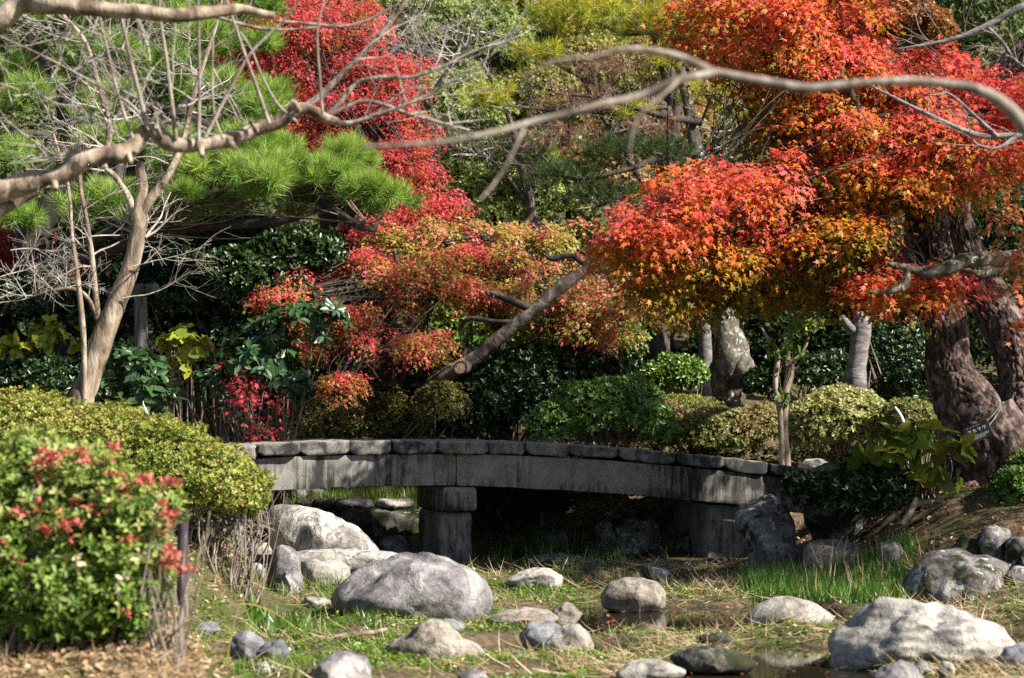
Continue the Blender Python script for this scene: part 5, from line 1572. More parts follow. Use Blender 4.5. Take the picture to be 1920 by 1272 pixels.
# clipped round azalea and its neighbours behind the bridge
shrub('azalea_bush', 'round clipped light green azalea right of the twin stemmed sapling', gbase(1575, 25.6), [ell(1575, 795, 25.2, 92, 68, 0.6), ell(1530, 810, 25.2, 60, 58, 0.5), ell(1625, 800, 25.2, 50, 60, 0.5)], 3000, 6, 0.055, AZ_LT, topb=0.25, rough=0.06, group='clipped azaleas behind the bridge')
shrub('azalea_bush', 'broad clipped azalea with brownish tips left of the sapling', gbase(1310, 26.6), [ell(1310, 812, 26.2, 90, 56, 0.6), ell(1240, 800, 26.2, 55, 52, 0.5), ell(1380, 818, 26.2, 55, 48, 0.5), ell(1430, 805, 26.2, 40, 46, 0.4)], 4600, 6, 0.04, AZ_BR, topb=0.2, rough=0.09, group='clipped azaleas behind the bridge')
shrub('azalea_bush', 'brown green azalea behind the left end of the bridge by the red sprigs', gbase(600, 27.4), [ell(600, 795, 27.0, 75, 50, 0.5), ell(545, 810, 26.9, 45, 40, 0.4), ell(650, 790, 27.0, 40, 45, 0.4)], 2600, 6, 0.036, AZ_BR, topb=0.2, rough=0.12, group='clipped azaleas behind the bridge')
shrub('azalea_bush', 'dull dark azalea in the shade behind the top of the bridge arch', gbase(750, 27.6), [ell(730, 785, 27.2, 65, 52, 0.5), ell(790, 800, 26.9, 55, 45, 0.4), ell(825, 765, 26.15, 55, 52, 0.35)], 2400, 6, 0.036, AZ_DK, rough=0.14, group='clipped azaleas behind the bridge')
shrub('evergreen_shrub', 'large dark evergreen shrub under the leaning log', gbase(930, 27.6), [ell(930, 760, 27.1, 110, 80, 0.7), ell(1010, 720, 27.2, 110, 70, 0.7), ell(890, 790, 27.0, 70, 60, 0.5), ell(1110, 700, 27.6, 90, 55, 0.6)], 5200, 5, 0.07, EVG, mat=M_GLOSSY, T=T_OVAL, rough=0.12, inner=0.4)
shrub('evergreen_shrub', 'fresh green sunlit evergreen shrub behind the middle of the bridge', gbase(1120, 26.0), [ell(1115, 780, 25.4, 90, 66, 0.5), ell(1045, 800, 25.3, 60, 48, 0.4), ell(1185, 770, 25.6, 65, 62, 0.5), ell(1230, 800, 25.5, 40, 45, 0.35)], 2600, 5, 0.062, EVL, mat=M_GLOSSY, T=T_OVAL, rough=0.14, topb=0.2)
shrub('evergreen_shrub', 'glossy leaved shrub left of the lichened trunk', gbase(1275, 28.6), [ell(1272, 705, 28.6, 48, 34, 0.4), ell(1230, 710, 28.6, 36, 28, 0.35)], 1100, 5, 0.075, EVL, mat=M_GLOSSY, T=T_OVAL, rough=0.12)
shrub('azalea_bush', 'low clipped azalea right behind the base of the lichened trunk', gbase(1330, 28.2), [ell(1270, 775, 27.4, 90, 32, 0.5), ell(1430, 785, 27.4, 40, 24, 0.3)], 2400, 6, 0.038, AZ_YG, rough=0.08, group='clipped azaleas behind the bridge')
shrub('evergreen_shrub', 'dark shrub between the slim trunk and the plated pine', gbase(1700, 27.6), [ell(1710, 730, 26.4, 60, 62, 0.5), ell(1670, 670, 29.2, 90, 70, 0.5)], 2600, 5, 0.06, EVG, mat=M_GLOSSY, T=T_OVAL, rough=0.15)
shrub('azalea_bush', 'small reddish brown shrub beside the white pipe', gbase(1695, 24.6), [ell(1700, 780, 24.5, 50, 30, 0.35)], 800, 6, 0.036, AZ_BR, rough=0.12, group='clipped azaleas behind the bridge')
shrub('leafy_weed', 'bright little leafy weed at the right edge by the pine roots', gbase(1905, 20.6), [ell(1905, 925, 20.6, 45, 45, 0.35), ell(1930, 890, 20.8, 40, 40, 0.3)], 420, 5, 0.07, EVL, T=T_OVAL, rough=0.2, inner=0.2)
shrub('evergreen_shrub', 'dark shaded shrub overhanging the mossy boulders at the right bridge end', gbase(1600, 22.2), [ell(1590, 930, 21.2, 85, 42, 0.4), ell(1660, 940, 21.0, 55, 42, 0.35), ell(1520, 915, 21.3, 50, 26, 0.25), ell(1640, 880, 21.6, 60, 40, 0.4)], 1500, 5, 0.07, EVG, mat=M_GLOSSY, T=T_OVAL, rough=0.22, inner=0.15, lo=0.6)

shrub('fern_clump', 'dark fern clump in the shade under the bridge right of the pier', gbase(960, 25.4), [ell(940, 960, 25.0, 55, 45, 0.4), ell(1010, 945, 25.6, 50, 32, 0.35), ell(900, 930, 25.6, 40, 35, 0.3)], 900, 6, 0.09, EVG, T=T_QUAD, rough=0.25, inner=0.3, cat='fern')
for k_, (rows, lb_) in enumerate((([(1640, 1000, 20.6, 3), (1680, 965, 20.7, 5), (1720, 945, 20.8, 6), (1765, 938, 20.9, 4)], 'dry broken branch lying on the right bank above the long grass'),
                                  ([(1690, 985, 20.5, 4), (1708, 960, 20.6, 7), (1718, 935, 20.7, 5)], 'short pale forked stub propped on the right bank'))):
    mb = MB()
    tube(mb, limb(rows), 9, 0.04, 0.2, 6, k_)
    tag(mb.build('fallen_branch', M_PALEBARK, None, smooth_sh=True, center=at(*rows[1][:3])), lb_, 'branch')

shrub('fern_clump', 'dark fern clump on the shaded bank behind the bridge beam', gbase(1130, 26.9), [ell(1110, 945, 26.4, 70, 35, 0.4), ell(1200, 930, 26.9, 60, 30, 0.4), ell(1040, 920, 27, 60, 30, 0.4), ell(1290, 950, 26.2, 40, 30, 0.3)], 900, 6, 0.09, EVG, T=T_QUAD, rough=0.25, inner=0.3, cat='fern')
shrub('evergreen_shrub', 'low dark shrub in shade between the sapling and the slim grey trunk', gbase(1500, 29.2), [ell(1490, 700, 28.6, 60, 40, 0.5), ell(1550, 700, 28.8, 50, 40, 0.5), ell(1430, 720, 28.6, 40, 30, 0.4)], 1500, 5, 0.07, EVG, mat=M_GLOSSY, T=T_OVAL, rough=0.2)

# large leaved plants: every leaf a part
BIGYG = [(0.04, 0.1, 0.02), (0.14, 0.2, 0.028), (0.3, 0.32, 0.05)]


def big_plant(name, label, base, E, n, k, size, stops, mat, T, stem_mat=M_BRNTWIG, cat='plant', sprays=None, **kw):
    s = thing(name, label, cat, base)
    P, Rm, S, C, pc = rosettes(E, n, k, size, stops, **kw)
    if len(P) > 300:
        split_near(300, T, P, Rm, S, C, mat, s, 'leaves', 'stuff')
    else:
        leaf_parts(T, P, Rm, S, C, mat, s)
    b0 = np.array(base)
    mb = MB()
    for p in pc[:18]:
        r_ = b0 + rng.normal(0, 0.08, 3) * [1, 1, 0]
        m_ = r_ * 0.45 + p * 0.55 + np.array([0, 0, 0.08]) + rng.normal(0, 0.1, 3)
        tube(mb, [np.r_[r_, 0.013], np.r_[m_, 0.009], np.r_[p, 0.003]], 5, 0.1, 0.1)
    mb.build('stems', stem_mat, s, smooth_sh=True)
    return s


big_plant('broad_leaf_plant', 'yellow green broad leaved plant right of the bridge end', gbase(1730, 21.6), [ell(1720, 830, 20.9, 85, 42, 0.35), ell(1770, 860, 20.8, 55, 35, 0.3), ell(1660, 860, 20.9, 60, 30, 0.3), ell(1740, 900, 20.8, 60, 20, 0.25)], 44, 3, 0.165, BIGYG, M_LEAF, T_HEART, ang=(60, 105), lo=0.35, rough=0.1, cull=False, topb=0.35)
big_plant('rhododendron', 'glossy dark rhododendron in sun right of the pale bare trunk', gbase(265, 22.0), [ell(255, 700, 21.4, 62, 38, 0.35), ell(285, 745, 21.2, 48, 38, 0.3), ell(215, 740, 21.4, 40, 38, 0.3)], 62, 8, 0.15, RHO, M_GLOSSY, T_OVAL, cat='shrub', ang=(60, 95), lo=0.6)
big_plant('evergreen_tree', 'drooping glossy evergreen with long leaves behind the left end of the bridge', gbase(500, 24.6), [ell(560, 620, 24.2, 75, 50, 0.5), ell(480, 690, 24.2, 85, 60, 0.5), ell(400, 730, 24.1, 50, 45, 0.35), ell(560, 730, 24.0, 30, 35, 0.3), ell(620, 600, 24.2, 40, 35, 0.3), ell(500, 640, 24.4, 70, 50, 0.5)], 170, 8, 0.15, RHO, M_GLOSSY, T_OVAL, cat='tree', ang=(70, 125), lo=0.5, rough=0.15)
LIME = [(0.16, 0.22, 0.03), (0.3, 0.34, 0.05), (0.46, 0.42, 0.07)]
big_plant('broad_leaf_plant', 'lime yellow leaved shrub in a sunny gap left of the pale trunk', gbase(90, 26.2), [ell(90, 640, 25.8, 65, 45, 0.4), ell(30, 670, 25.8, 40, 40, 0.3)], 44, 4, 0.12, LIME, M_LEAF, T_HEART, ang=(60, 110), lo=0.3)
big_plant('broad_leaf_plant', 'lime yellow leaved shrub between the grey post and the glossy evergreen', gbase(350, 25.6), [ell(350, 655, 25.2, 62, 40, 0.35), ell(320, 690, 25.1, 35, 30, 0.25)], 44, 4, 0.12, LIME, M_LEAF, T_HEART, ang=(60, 110), lo=0.3)

# red sprigs in front of the evergreen
mp = thing('maple_sapling', 'crimson maple sapling drooping to the left end of the bridge', 'sapling', gbase(475, 24.2))
MAG = [(0.25, 0.03, 0.035), (0.4, 0.04, 0.06), (0.5, 0.09, 0.1)]
P, Rm, S, C, pc = maple_leaves([ell(450, 715, 23.8, 45, 28, 0.25), ell(480, 760, 23.6, 50, 28, 0.25), ell(490, 800, 23.5, 45, 22, 0.2), ell(430, 690, 23.9, 30, 20, 0.2), ell(470, 820, 23.4, 40, 12, 0.15), ell(520, 745, 23.7, 30, 20, 0.2)], 40, 9, 0.13, 0.07, MAG)
leaves('crown', T_MAPLE, P, Rm, S, C, M_MAPLE, mp)
stems('stems', M_DARKBARK, mp, pc, np.array(mp.location), 0.012, 0, 30)

# camellia sapling with two stems
cs = thing('camellia_sapling', 'slender twin stemmed camellia sapling in front of the clipped azaleas', 'sapling', gbase(1472, 24.7))
r1 = to_ground(limb([(1476, 880, 24.7, 8), (1470, 800, 24.7, 8), (1473, 740, 24.7, 7.5), (1482, 690, 24.7, 6.5), (1474, 665, 24.7, 6), (1482, 630, 24.7, 5), (1492, 600, 24.7, 4), (1488, 575, 24.7, 2.5)]))
r2 = to_ground(limb([(1466, 860, 24.65, 6), (1462, 770, 24.65, 6), (1454, 720, 24.65, 5.5), (1458, 662, 24.65, 4.5), (1440, 635, 24.6, 3), (1428, 615, 24.6, 2)]))
tube_part('stem', r1, M_PALEBARK, cs, 14, 0.05, 0.12, 5, 1)
tube_part('stem', r2, M_PALEBARK, cs, 12, 0.05, 0.12, 5, 2)
for rows in ([(1474, 685, 24.7, 5), (1495, 670, 24.65, 4), (1512, 645, 24.6, 3), (1520, 615, 24.6, 2)],):
    tube_part('branch', limb(rows), M_PALEBARK, cs, 8, 0.05)
P, Rm, S, C, pc = rosettes([ell(1500, 625, 24.55, 30, 35, 0.2), ell(1525, 610, 24.55, 18, 14, 0.12), ell(1488, 660, 24.6, 25, 18, 0.12), ell(1470, 750, 24.6, 10, 20, 0.1), ell(1445, 660, 24.6, 10, 12, 0.1)], 40, 4, 0.105, [(0.05, 0.13, 0.03), (0.1, 0.2, 0.04), (0.35, 0.35, 0.06)], lo=0.2, ang=(50, 110), cull=False)
leaf_parts(T_OVAL, P, Rm, S, C, M_GLOSSY, cs)
stems('twigs', M_BRNTWIG, cs, pc, r1[4:7, :3], 0.006, 0, 18)

# prop post with a crosspiece under the pine limbs
pp = thing('prop_post', 'grey wooden prop post with a round crosspiece under the left pine', 'post', gbase(264, 25.4))
tube_part('post', to_ground(limb([(266, 690, 25.4, 13), (264, 600, 25.4, 12.5), (263, 548, 25.4, 12)])), M_POST, pp, 16, 0.06, 0.05, 4, 1, True)
tube_part('crosspiece', limb([(206, 550, 25.7, 10), (250, 545, 25.35, 10), (292, 541, 25.1, 10)]), M_POST, pp, 16, 0.06, 0.05, 4, 2, True)
mb = MB()
for j in range(3):
    tube(mb, limb([(270 + j * 3, 533, 25.2, 1.6), (266 + j * 3, 545, 25.05, 1.6), (270 + j * 3, 556, 25.2, 1.6)]), 6, 0.02)
mb.build('rope', M_DARKBARK, pp, smooth_sh=True)

# dark evergreens in the shade below the pine, and the red tree at the left edge
shrub('camellia_tree', 'broad dark camellia in deep shade below the bright pine pads', gbase(430, 27.4), [ell(430, 540, 26.8, 140, 70, 0.7), ell(330, 560, 26.6, 80, 80, 0.6), ell(560, 480, 27.2, 100, 50, 0.6), ell(400, 620, 26.8, 110, 60, 0.5), ell(500, 600, 27, 90, 70, 0.6)], 4600, 5, 0.085, EVG, mat=M_GLOSSY, T=T_OVAL, cat='tree', rough=0.2, inner=0.4)
shrub('camellia_tree', 'dark camellia thicket at the left edge behind the bare tree', gbase(60, 27.0), [ell(60, 570, 26.6, 120, 55, 0.6), ell(170, 600, 26.6, 80, 60, 0.6), ell(40, 720, 25.8, 90, 40, 0.5), ell(130, 720, 25.2, 80, 45, 0.5), ell(-20, 650, 26.5, 60, 60, 0.6)], 4200, 5, 0.075, EVG, mat=M_GLOSSY, T=T_OVAL, cat='tree', rough=0.2, inner=0.4)
mp = thing('maple_tree', 'dark red maple peeping out at the left edge below the pine', 'tree', gbase(20, 28.6))
P, Rm, S, C, pc = maple_leaves([ell(40, 450, 27.9, 80, 45, 0.6), ell(-30, 480, 27.9, 70, 40, 0.6), ell(100, 490, 28.0, 50, 30, 0.4)], 110, 46, 0.24, 0.07, [(0.3, 0.02, 0.02), (0.45, 0.03, 0.04)])
leaves('crown', T_MAPLE3, P, Rm, S, C, M_MAPLE, mp)
tube_part('trunk', to_ground(limb([(20, 640, 28.6, 14), (30, 520, 28.5, 11), (40, 440, 28.4, 5)])), M_DARKBARK, mp, 8)

# ------------------------------------------------------------------ background thicket on the slope
GRN = [(0.164, 0.230, 0.075), (0.276, 0.347, 0.124), (0.390, 0.462, 0.199)]
LGR = [(0.205, 0.283, 0.075), (0.349, 0.440, 0.141), (0.492, 0.556, 0.224)]
OLV = [(0.174, 0.200, 0.050), (0.287, 0.294, 0.083), (0.390, 0.335, 0.116)]
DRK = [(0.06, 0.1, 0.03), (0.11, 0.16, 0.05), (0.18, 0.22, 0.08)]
BRN = [(0.246, 0.210, 0.075), (0.349, 0.262, 0.108), (0.430, 0.283, 0.133)]


def bgtree(label, base, E, n, size, stops, T=T_QUAD, k=6, name='evergreen_tree', mat=M_LEAF, tr=True, **kw):
    s = shrub(name, label, base, E, n, k, size, stops, mat=mat, T=T, cat='tree', nst=0, inner=0.3, rough=0.2, rf=1.6, **kw)
    if tr:
        c = np.mean([e[0] for e in E], 0)
        b0 = np.array(base)
        tube_part('trunk', np.array([np.r_[b0, 0.16], np.r_[b0 * 0.5 + c * 0.5 + [0.1, 0, 0], 0.13], np.r_[c, 0.07]]), M_DARKBARK, s, 9)
    return s


bgtree('light grey green small leaved bush right of the crimson maple', gbase(930, 32.5), [ell(900, 390, 31.5, 110, 90, 1.0), ell(1010, 370, 31.8, 100, 70, 0.9), ell(830, 300, 31.8, 90, 60, 0.9), ell(960, 300, 32.2, 90, 45, 0.8)], 9000, 0.05, LGR, name='pale_bush')
bgtree('grey green conifer like crown above the pale bush', gbase(860, 34.5), [ell(860, 210, 33, 110, 75, 1.0), ell(780, 60, 34, 110, 80, 1.1), ell(900, 90, 34, 110, 80, 1.1)], 8000, 0.06, GRN)
bgtree('olive background tree at the top centre behind yellowing pine', gbase(1080, 35.5), [ell(1000, 40, 35, 150, 90, 1.2), ell(1130, 150, 34.5, 150, 80, 1.1), ell(1010, 200, 34, 120, 70, 1.0)], 8500, 0.065, OLV)
bgtree('brownish background crown between the yellowing pine and orange maple', gbase(1250, 35), [ell(1230, 250, 33.8, 130, 70, 1.0), ell(1150, 330, 33.2, 130, 60, 0.9), ell(1300, 150, 34.5, 120, 90, 1.0)], 6500, 0.06, BRN)
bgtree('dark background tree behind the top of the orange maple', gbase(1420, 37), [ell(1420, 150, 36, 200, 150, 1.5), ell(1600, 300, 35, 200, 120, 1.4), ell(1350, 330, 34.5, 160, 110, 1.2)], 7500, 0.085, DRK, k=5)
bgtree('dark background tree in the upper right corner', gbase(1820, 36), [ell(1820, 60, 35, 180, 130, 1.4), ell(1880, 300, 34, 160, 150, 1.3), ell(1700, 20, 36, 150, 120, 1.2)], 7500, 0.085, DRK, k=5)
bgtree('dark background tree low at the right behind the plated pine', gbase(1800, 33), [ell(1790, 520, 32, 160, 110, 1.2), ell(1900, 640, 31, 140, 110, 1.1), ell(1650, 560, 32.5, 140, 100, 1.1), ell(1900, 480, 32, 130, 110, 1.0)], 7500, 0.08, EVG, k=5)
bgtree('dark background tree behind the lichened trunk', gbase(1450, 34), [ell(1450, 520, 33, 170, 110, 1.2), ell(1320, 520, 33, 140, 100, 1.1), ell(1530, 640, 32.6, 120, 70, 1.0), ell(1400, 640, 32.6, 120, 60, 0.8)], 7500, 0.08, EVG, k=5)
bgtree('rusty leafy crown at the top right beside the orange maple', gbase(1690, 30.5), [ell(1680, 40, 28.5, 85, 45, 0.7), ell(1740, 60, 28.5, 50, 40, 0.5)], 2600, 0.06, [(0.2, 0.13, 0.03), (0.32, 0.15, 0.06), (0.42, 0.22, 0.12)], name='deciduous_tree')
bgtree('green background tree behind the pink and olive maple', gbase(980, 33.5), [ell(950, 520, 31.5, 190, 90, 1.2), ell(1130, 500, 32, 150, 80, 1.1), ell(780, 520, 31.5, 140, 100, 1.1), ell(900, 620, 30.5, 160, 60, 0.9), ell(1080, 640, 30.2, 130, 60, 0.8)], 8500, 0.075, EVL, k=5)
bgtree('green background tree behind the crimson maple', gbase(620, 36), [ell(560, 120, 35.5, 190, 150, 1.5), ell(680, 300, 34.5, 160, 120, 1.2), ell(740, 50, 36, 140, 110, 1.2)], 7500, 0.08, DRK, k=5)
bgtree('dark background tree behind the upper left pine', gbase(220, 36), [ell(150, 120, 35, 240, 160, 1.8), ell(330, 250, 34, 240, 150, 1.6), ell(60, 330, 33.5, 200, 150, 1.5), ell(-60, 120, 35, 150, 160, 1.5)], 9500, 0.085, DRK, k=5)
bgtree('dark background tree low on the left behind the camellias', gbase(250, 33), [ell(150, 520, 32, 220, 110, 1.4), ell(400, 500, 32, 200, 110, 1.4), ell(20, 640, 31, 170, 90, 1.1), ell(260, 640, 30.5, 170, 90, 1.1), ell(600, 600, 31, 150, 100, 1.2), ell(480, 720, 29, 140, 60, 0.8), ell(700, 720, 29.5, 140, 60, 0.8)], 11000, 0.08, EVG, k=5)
# the hillside wood behind everything
wood_E = []
for j in range(46):
    px, Yw = rs.uniform(-300, 2220), rs.uniform(39, 47)
    wood_E.append(ell(px, rs.uniform(-120, 640), Yw, rs.uniform(130, 220), rs.uniform(110, 170), 1.8))
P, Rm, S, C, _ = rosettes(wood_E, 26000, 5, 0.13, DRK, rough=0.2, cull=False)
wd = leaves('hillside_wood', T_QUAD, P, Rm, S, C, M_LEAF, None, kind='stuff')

# leafless grey twigs in the upper middle
for base_, rows_list, lab in ((gbase(1010, 31.2), [[(1010, 620, 31.2, 12), (1000, 420, 31.0, 9), (975, 300, 30.6, 7), (950, 210, 30.4, 5), (900, 110, 30.2, 3)], [(985, 330, 30.7, 6), (1050, 240, 30.4, 4), (1120, 180, 30.2, 3)], [(990, 380, 30.9, 5), (920, 300, 30.5, 4), (850, 280, 30.3, 3)]], 'leafless grey twiggy tree in front of the olive crown'),
                              (gbase(1320, 31.0), [[(1320, 620, 31, 12), (1300, 420, 30.8, 9), (1280, 290, 30.5, 7), (1230, 240, 30.3, 5), (1150, 250, 30.2, 3)], [(1290, 320, 30.6, 5), (1350, 260, 30.3, 4), (1440, 215, 30.0, 2)], [(1290, 340, 30.6, 5), (1200, 360, 30.2, 4), (1110, 390, 30.1, 3)]], 'leafless grey twiggy tree left of the orange maple crown'),
                              (gbase(800, 32.0), [[(800, 640, 32, 12), (790, 330, 31.6, 8), (775, 180, 31.4, 7), (800, 60, 31.2, 4)], [(785, 220, 31.5, 5), (840, 130, 31.2, 4), (900, 60, 31, 2)], [(785, 100, 31.4, 4), (740, 85, 31.0, 3), (690, 85, 30.8, 2)]], 'leafless grey tree right of the crimson maple')):
    tt_ = thing('bare_tree', lab, 'tree', base_)
    mb = MB()
    for q_, rows in enumerate(rows_list):
        rws = limb(rows)
        if q_ == 0:
            rws = to_ground(rws)
        tube_part('trunk' if q_ == 0 else 'branch', rws, M_GREYBARK, tt_, 8, 0.1, 0.12)
        Cc = catmull(rws, 0.12)
        for j in range(24):
            q = Cc[rs.integers(len(Cc) // 3, len(Cc))]
            twig(mb, q[:3], unit(np.array([rs.normal(0, 0.9), rs.normal(-0.3, 0.5), rs.uniform(-0.2, 0.8)])), rs.uniform(0.5, 1.1), 0.012, 2, rs, 0.4, 0.1, 3, 4)
    mb.build('twigs', M_PALETWIG, tt_, smooth_sh=True)

# white pipe and the grey stone post by the plant
mb = MB()
tube(mb, limb([(1678, 764, 23.95, 2.6), (1688, 778, 23.9, 3), (1696, 798, 23.85, 3.2), (1699, 822, 23.8, 3.2), (1701, 880, 24.3, 3.2)]), 10, 0.03)
tag(mb.build('bent_pipe', M_PIPE, None, smooth_sh=True, center=gbase(1699, 23.8)), 'bent white pipe beside the round clipped azalea', 'pipe')
V, F = block(0, 0.36, 0, 0.2, lambda u: 0.5 + 0 * u, lambda u: 1.52 + 0 * u, 12, ch=0.02, amp=0.006)
V = V - B(0, 0, 0) + np.array([at(1762, 800, 23.0)[0], 23.0, 0])
pc_ = np.array([V[:, 0].mean(), 23.1, 0.6])
tag(mesh_from('stone_post', V, [F], M_GRANITE, None, smooth_sh=True, center=pc_), 'grey stone post half hidden behind the yellow green broad leaved plant', 'post')

# ------------------------------------------------------------------ ground cover
rocks_xy = [(np.array(o.location), np.array(o.dimensions)) for o in COL.objects if o.get('category') == 'rock']


def scatter(n, x0, x1, y0, y1, f=None):
    y = y0 + (y1 - y0) * rng.random(n)
    xa, xb = (x0(y), x1(y)) if callable(x0) else (x0, x1)
    x = xa + (xb - xa) * rng.random(n)
    if f is not None:
        k = rng.random(n) < f(x, y)
        x, y = x[k], y[k]
    z = ground_z(x, y)
    return np.stack([x, y, z], 1)


def pxr(a, b_):
    return (lambda y: (a - 960) / FPX * y), (lambda y: (b_ - 960) / FPX * y)


def fr_rand(n, up=0.6, tipz=0.0):
    nr = unit(np.stack([rng.normal(0, 1, n), rng.normal(0, 1, n), np.abs(rng.normal(0, 1, n)) + up], 1))
    d = unit(np.stack([rng.normal(0, 1, n), rng.normal(0, 1, n), np.full(n, tipz)], 1))
    return frames(nr, d)


def blades(name, P, L, w, stops, lean=0.35, kind='stuff', tb=0.5, mat=M_GRASS, tuftn=1):
    n = len(P)
    up = unit(np.stack([rng.normal(0, lean, n), rng.normal(0, lean, n), np.ones(n)], 1))
    nr = unit(np.stack([rng.normal(0, 1, n), rng.normal(-0.4, 1, n), rng.normal(0.2, 0.3, n)], 1))
    S = L * rng.uniform(0.5, 1.2, n)
    C = pal(stops, rng.normal(tb, 0.25, n)) * rng.uniform(0.8, 1.2, n)[:, None]
    return leaves(name, T_BLADE, P - [0, 0, 0.01], frames(nr, up), S, C, mat, None, np.full(n, w) * rng.uniform(0.6, 1.3, n), kind)


def tufty(P, per, spread):
    i = np.repeat(np.arange(len(P)), per)
    q = P[i] + np.stack([rng.normal(0, spread, len(i)), rng.normal(0, spread, len(i)), np.zeros(len(i))], 1)
    q[:, 2] = ground_z(q[:, 0], q[:, 1])
    return q


GR = [(0.07, 0.13, 0.015), (0.13, 0.23, 0.03), (0.24, 0.33, 0.06)]
STR = [(0.22, 0.15, 0.08), (0.36, 0.27, 0.15), (0.48, 0.39, 0.25)]


def patch(x, y, s=0.8, sd=2, t0=0.0, t1=0.5):
    P = np.stack([x, y, 0 * x], -1)
    return np.clip((fbm(P * s, sd, 3) - t0) / (t1 - t0), 0, 1)


bx0, bx1 = pxr(360, 1960)
inbed = lambda x, y: (ground_z(x, y) < 0.3) * (ground_z(x, y) > -0.055)
# cress and moss: tiny leaves close to the ground
P = scatter(115000, bx0, bx1, 11.8, 22.5, lambda x, y: inbed(x, y) * (0.08 + 0.92 * patch(x, y, 1.5, 4, -0.25, 0.35)) * np.where(x < 0.6, 1, 0.5))
P[:, 2] += rng.random(len(P)) ** 2 * 0.05
n = len(P)
leaves('ground_cover', T_QUAD, P, fr_rand(n, 0.9, 0.15), 0.034 * rng.uniform(0.5, 1.3, n), pal([(0.07, 0.16, 0.012), (0.15, 0.29, 0.025), (0.28, 0.4, 0.055)], rng.normal(0.5, 0.25, n)), M_GRASS, None, None, 'stuff')['label'] = 'low bright green cress and moss on the stream bed'
# short grass in tufts
P = tufty(scatter(2000, bx0, bx1, 12.2, 24, lambda x, y: inbed(x, y) * (0.04 + 0.96 * patch(x, y, 1.1, 14, 0.0, 0.5)) * np.where((x > 0.3) & (y < 17), 0.25, 1)), 14, 0.045)
blades('short_grass', P, 0.12, 0.009, GR, 0.35)['label'] = 'short grass tufts between the stream rocks'
# dry straw lying about
P = scatter(34000, bx0, bx1, 11.8, 23, lambda x, y: inbed(x, y) * (0.12 + 0.88 * patch(x, y, 1.0, 24, -0.2, 0.4)) * np.where(x > 0.3, 1, 0.45))
n = len(P)
P[:, 2] += 0.012 + rng.random(n) * 0.035
d = unit(np.stack([rng.normal(0, 1, n), rng.normal(0, 0.6, n), rng.normal(0.05, 0.22, n)], 1))
leaves('dry_straw', T_BLADE, P, frames(unit(np.stack([rng.normal(0, 0.5, n), rng.normal(-0.4, 0.5, n), np.ones(n)], 1)), d), rng.uniform(0.06, 0.28, n), pal(STR, rng.normal(0.5, 0.28, n)), M_DRY, None, np.full(n, 0.006) * rng.uniform(0.6, 1.4, n), 'stuff')['label'] = 'dry tan straw matted over the stream bed'
# fallen maple leaves
P = scatter(800, bx0, bx1, 11.8, 26, lambda x, y: (ground_z(x, y) < 0.8) * np.where(x > -0.6, 1, 0.4))
n = len(P)
P[:, 2] = np.maximum(P[:, 2], -0.058) + 0.012 + rng.random(n) * 0.03
leaves('fallen_leaves', T_MAPLE, P, fr_rand(n, 1.2), 0.042 * rng.uniform(0.6, 1.2, n), pal([(0.25, 0.09, 0.04), (0.34, 0.045, 0.03), (0.36, 0.2, 0.08)], rng.random(n)), M_DRY, None, None, 'stuff')['label'] = 'small red fallen maple leaves on stream bed and water'
# leaf litter on the left bank
lx0, lx1 = pxr(-60, 600)
onb = lambda x, y: smooth((ground_z(x, y) - 0.08) / 0.2)
P = scatter(30000, lx0, lx1, 9.2, 22, lambda x, y: onb(x, y) * np.where(y < 13.5, 1, 0.55))
n = len(P)
P[:, 2] += 0.008 + rng.random(n) * 0.03
leaves('leaf_litter', T_OVAL, P, fr_rand(n, 0.8, 0.1), 0.045 * rng.uniform(0.5, 1.3, n), pal([(0.22, 0.13, 0.07), (0.36, 0.23, 0.13), (0.46, 0.33, 0.21), (0.55, 0.47, 0.36)], rng.normal(0.5, 0.28, n)), M_DRY, None, np.full(n, 0.06) * rng.uniform(0.5, 1.1, n), 'stuff')['label'] = 'pale brown leaf litter on the left bank'
P = scatter(9000, lx0, lx1, 9.2, 22, onb)
n = len(P)
P[:, 2] += 0.01 + rng.random(n) * 0.03
d = unit(np.stack([rng.normal(0, 1, n), rng.normal(0, 1, n), rng.normal(0.1, 0.3, n)], 1))
leaves('dry_straw', T_BLADE, P, frames(unit(rng.normal(0, 1, (n, 3)) + [0, -0.4, 1]), d), rng.uniform(0.06, 0.2, n), pal(STR, rng.normal(0.55, 0.25, n)), M_DRY, None, np.full(n, 0.006), 'stuff')['label'] = 'straw bits in the leaf litter of the left bank'
# litter on the right and far banks
P = scatter(16000, *pxr(900, 1980), 18, 29, lambda x, y: onb(x, y) * 0.8)
n = len(P)
P[:, 2] += 0.008 + rng.random(n) * 0.03
leaves('leaf_litter', T_OVAL, P, fr_rand(n, 0.8, 0.1), 0.06 * rng.uniform(0.5, 1.3, n), pal([(0.16, 0.09, 0.05), (0.3, 0.17, 0.09), (0.4, 0.28, 0.16)], rng.normal(0.5, 0.28, n)), M_DRY, None, np.full(n, 0.06) * rng.uniform(0.5, 1.1, n), 'stuff')['label'] = 'brown leaf litter on the right bank and under the far shrubs'

P = scatter(42000, *pxr(-400, 2300), 25.6, 37, lambda x, y: (ground_z(x, y) > 0.62) * (0.15 + 0.85 * patch(x, y, 0.8, 44, -0.3, 0.3)))
n = len(P)
P[:, 2] += rng.random(n) ** 2 * 0.16
leaves('undergrowth', T_QUAD, P, fr_rand(n, 0.5, 0.25), 0.1 * rng.uniform(0.5, 1.3, n), pal([(0.03, 0.05, 0.012), (0.07, 0.09, 0.025), (0.17, 0.11, 0.05)], rng.normal(0.5, 0.28, n)), M_LEAF, None, None, 'stuff')['label'] = 'dull low undergrowth on the slope under the trees'

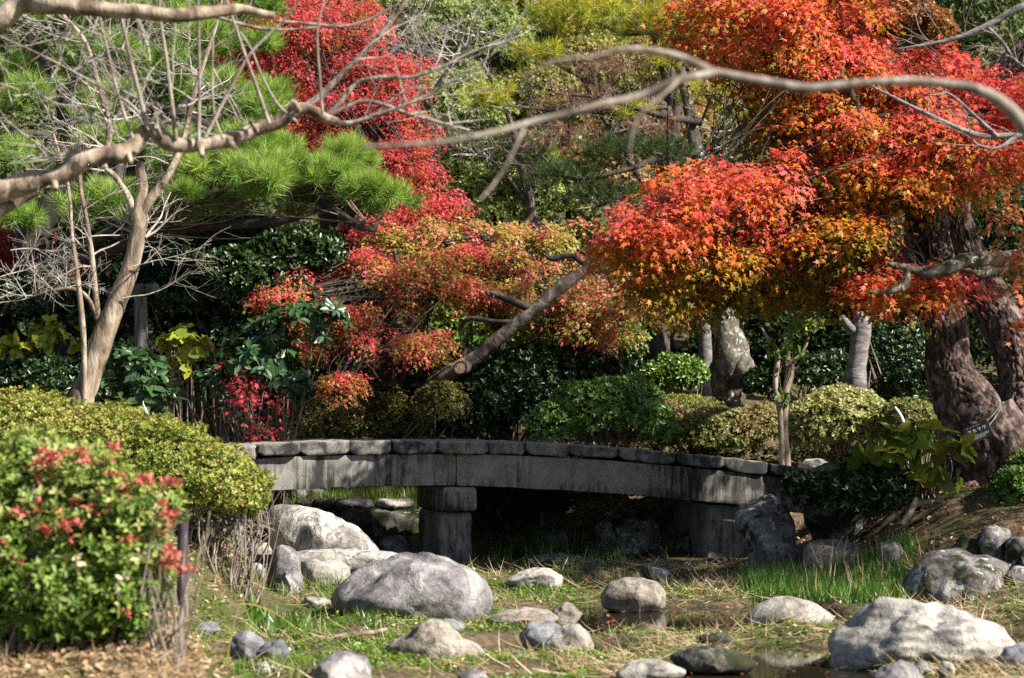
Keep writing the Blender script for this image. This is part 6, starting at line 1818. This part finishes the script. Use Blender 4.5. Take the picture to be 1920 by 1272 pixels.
# tall grass on the right bank, in the shade under the bridge and beyond the water edge
P = tufty(scatter(700, *pxr(1395, 1700), 17.6, 20.6, lambda x, y: smooth((y - (18.6 - 0.9 * (x - 2.0))) / 0.7)), 14, 0.05)
blades('long_grass', P, 0.2, 0.011, [(0.06, 0.13, 0.015), (0.11, 0.22, 0.03), (0.2, 0.33, 0.06)], 0.25)['label'] = 'fresh long grass along the right bank'
P = tufty(scatter(60, *pxr(1500, 1760), 18.2, 20.8), 2, 0.05)
blades('dry_stalks', P, 0.42, 0.011, STR, 0.2, mat=M_DRY)['label'] = 'dry upright stalks among the long grass'
P = tufty(scatter(330, *pxr(540, 800), 25.75, 26.6, lambda x, y: np.where(x > -2.3, 1.0, 0.2)), 26, 0.08)
blades('long_grass', P, 0.26, 0.014, [(0.1, 0.17, 0.02), (0.19, 0.28, 0.05), (0.3, 0.36, 0.1)], 0.25)['label'] = 'sunny grass beyond the far water edge left of the pier'
P = tufty(scatter(90, *pxr(440, 640), 25.7, 26.4), 10, 0.08)
blades('dry_grass', P, 0.14, 0.009, STR, 0.4, mat=M_DRY)['label'] = 'tan dry grass around the small stones beyond the water edge'
P = tufty(scatter(60, *pxr(920, 1180), 23.2, 25.4), 14, 0.06)
blades('long_grass', P, 0.26, 0.011, [(0.06, 0.12, 0.015), (0.12, 0.22, 0.03)], 0.3)['label'] = 'grass tufts in the shade under the bridge right of the pier'
P = tufty(np.array([[*at(px, py, Y)[:2], 0] for px, py, Y in ((500, 1110, 18.5), (560, 1115, 18.5), (620, 1108, 19.4), (660, 1090, 19.5), (430, 1110, 18.6), (470, 1110, 18.9), (405, 1115, 18.6), (640, 1060, 21.5), (700, 1065, 21.5), (1070, 1050, 21.9), (1130, 1060, 22), (1180, 1065, 22), (950, 1150, 16.5), (1000, 1110, 18.5), (1100, 1110, 18.2))]), 34, 0.11)
blades('short_grass', P, 0.2, 0.01, GR, 0.25)['label'] = 'bright grass clumps at the feet of the stream rocks'
# a green clump of lance leaves left of centre
P = tufty(np.array([[*at(px, py, Y)[:2], 0] for px, py, Y in ((500, 1160, 16.2), (530, 1165, 16.0), (480, 1150, 16.5), (560, 1175, 15.8), (515, 1175, 15.6))]), 36, 0.1)
blades('lance_leaf_clump', P, 0.2, 0.022, [(0.08, 0.18, 0.03), (0.15, 0.28, 0.05)], 0.7)['label'] = 'low clump of lance shaped leaves right of the nearest shrub'
# the single bent reed with a yellow base
mb = MB()
r0 = gbase(422, 12.2)
tube(mb, np.vstack([np.r_[r0, 0.005], limb([(436, 1180, 12.2, 1.2), (450, 1132, 12.2, 0.9)])]), 6, 0.03)
tube(mb, limb([(450, 1132, 12.2, 0.9), (480, 1136, 12.3, 1.1), (515, 1150, 12.5, 1.1), (545, 1172, 12.8, 0.9), (570, 1200, 13.0, 0.7), (582, 1230, 13.1, 0.6)]), 6, 0.03)
m_, t_, o_ = new_mat('yellow_reed')
finish(t_, o_, (0.3, 0.24, 0.07), 0.6)
tag(mb.build('bent_reed', m_, None, smooth_sh=True, center=r0), 'single yellow reed snapped and bent over the shaded stones', 'reed')
mb = MB()
st0 = at(640, 1192, 15.2)
tube(mb, limb([(600, 1200, 15.1, 2.5), (650, 1190, 15.2, 4), (700, 1186, 15.3, 4.5), (725, 1180, 15.4, 3)]), 8, 0.05, 0.2)
tag(mb.build('fallen_stick', M_PALEBARK, None, smooth_sh=True, center=st0), 'pale fallen stick lying on the green left of the tent shaped boulder', 'stick')
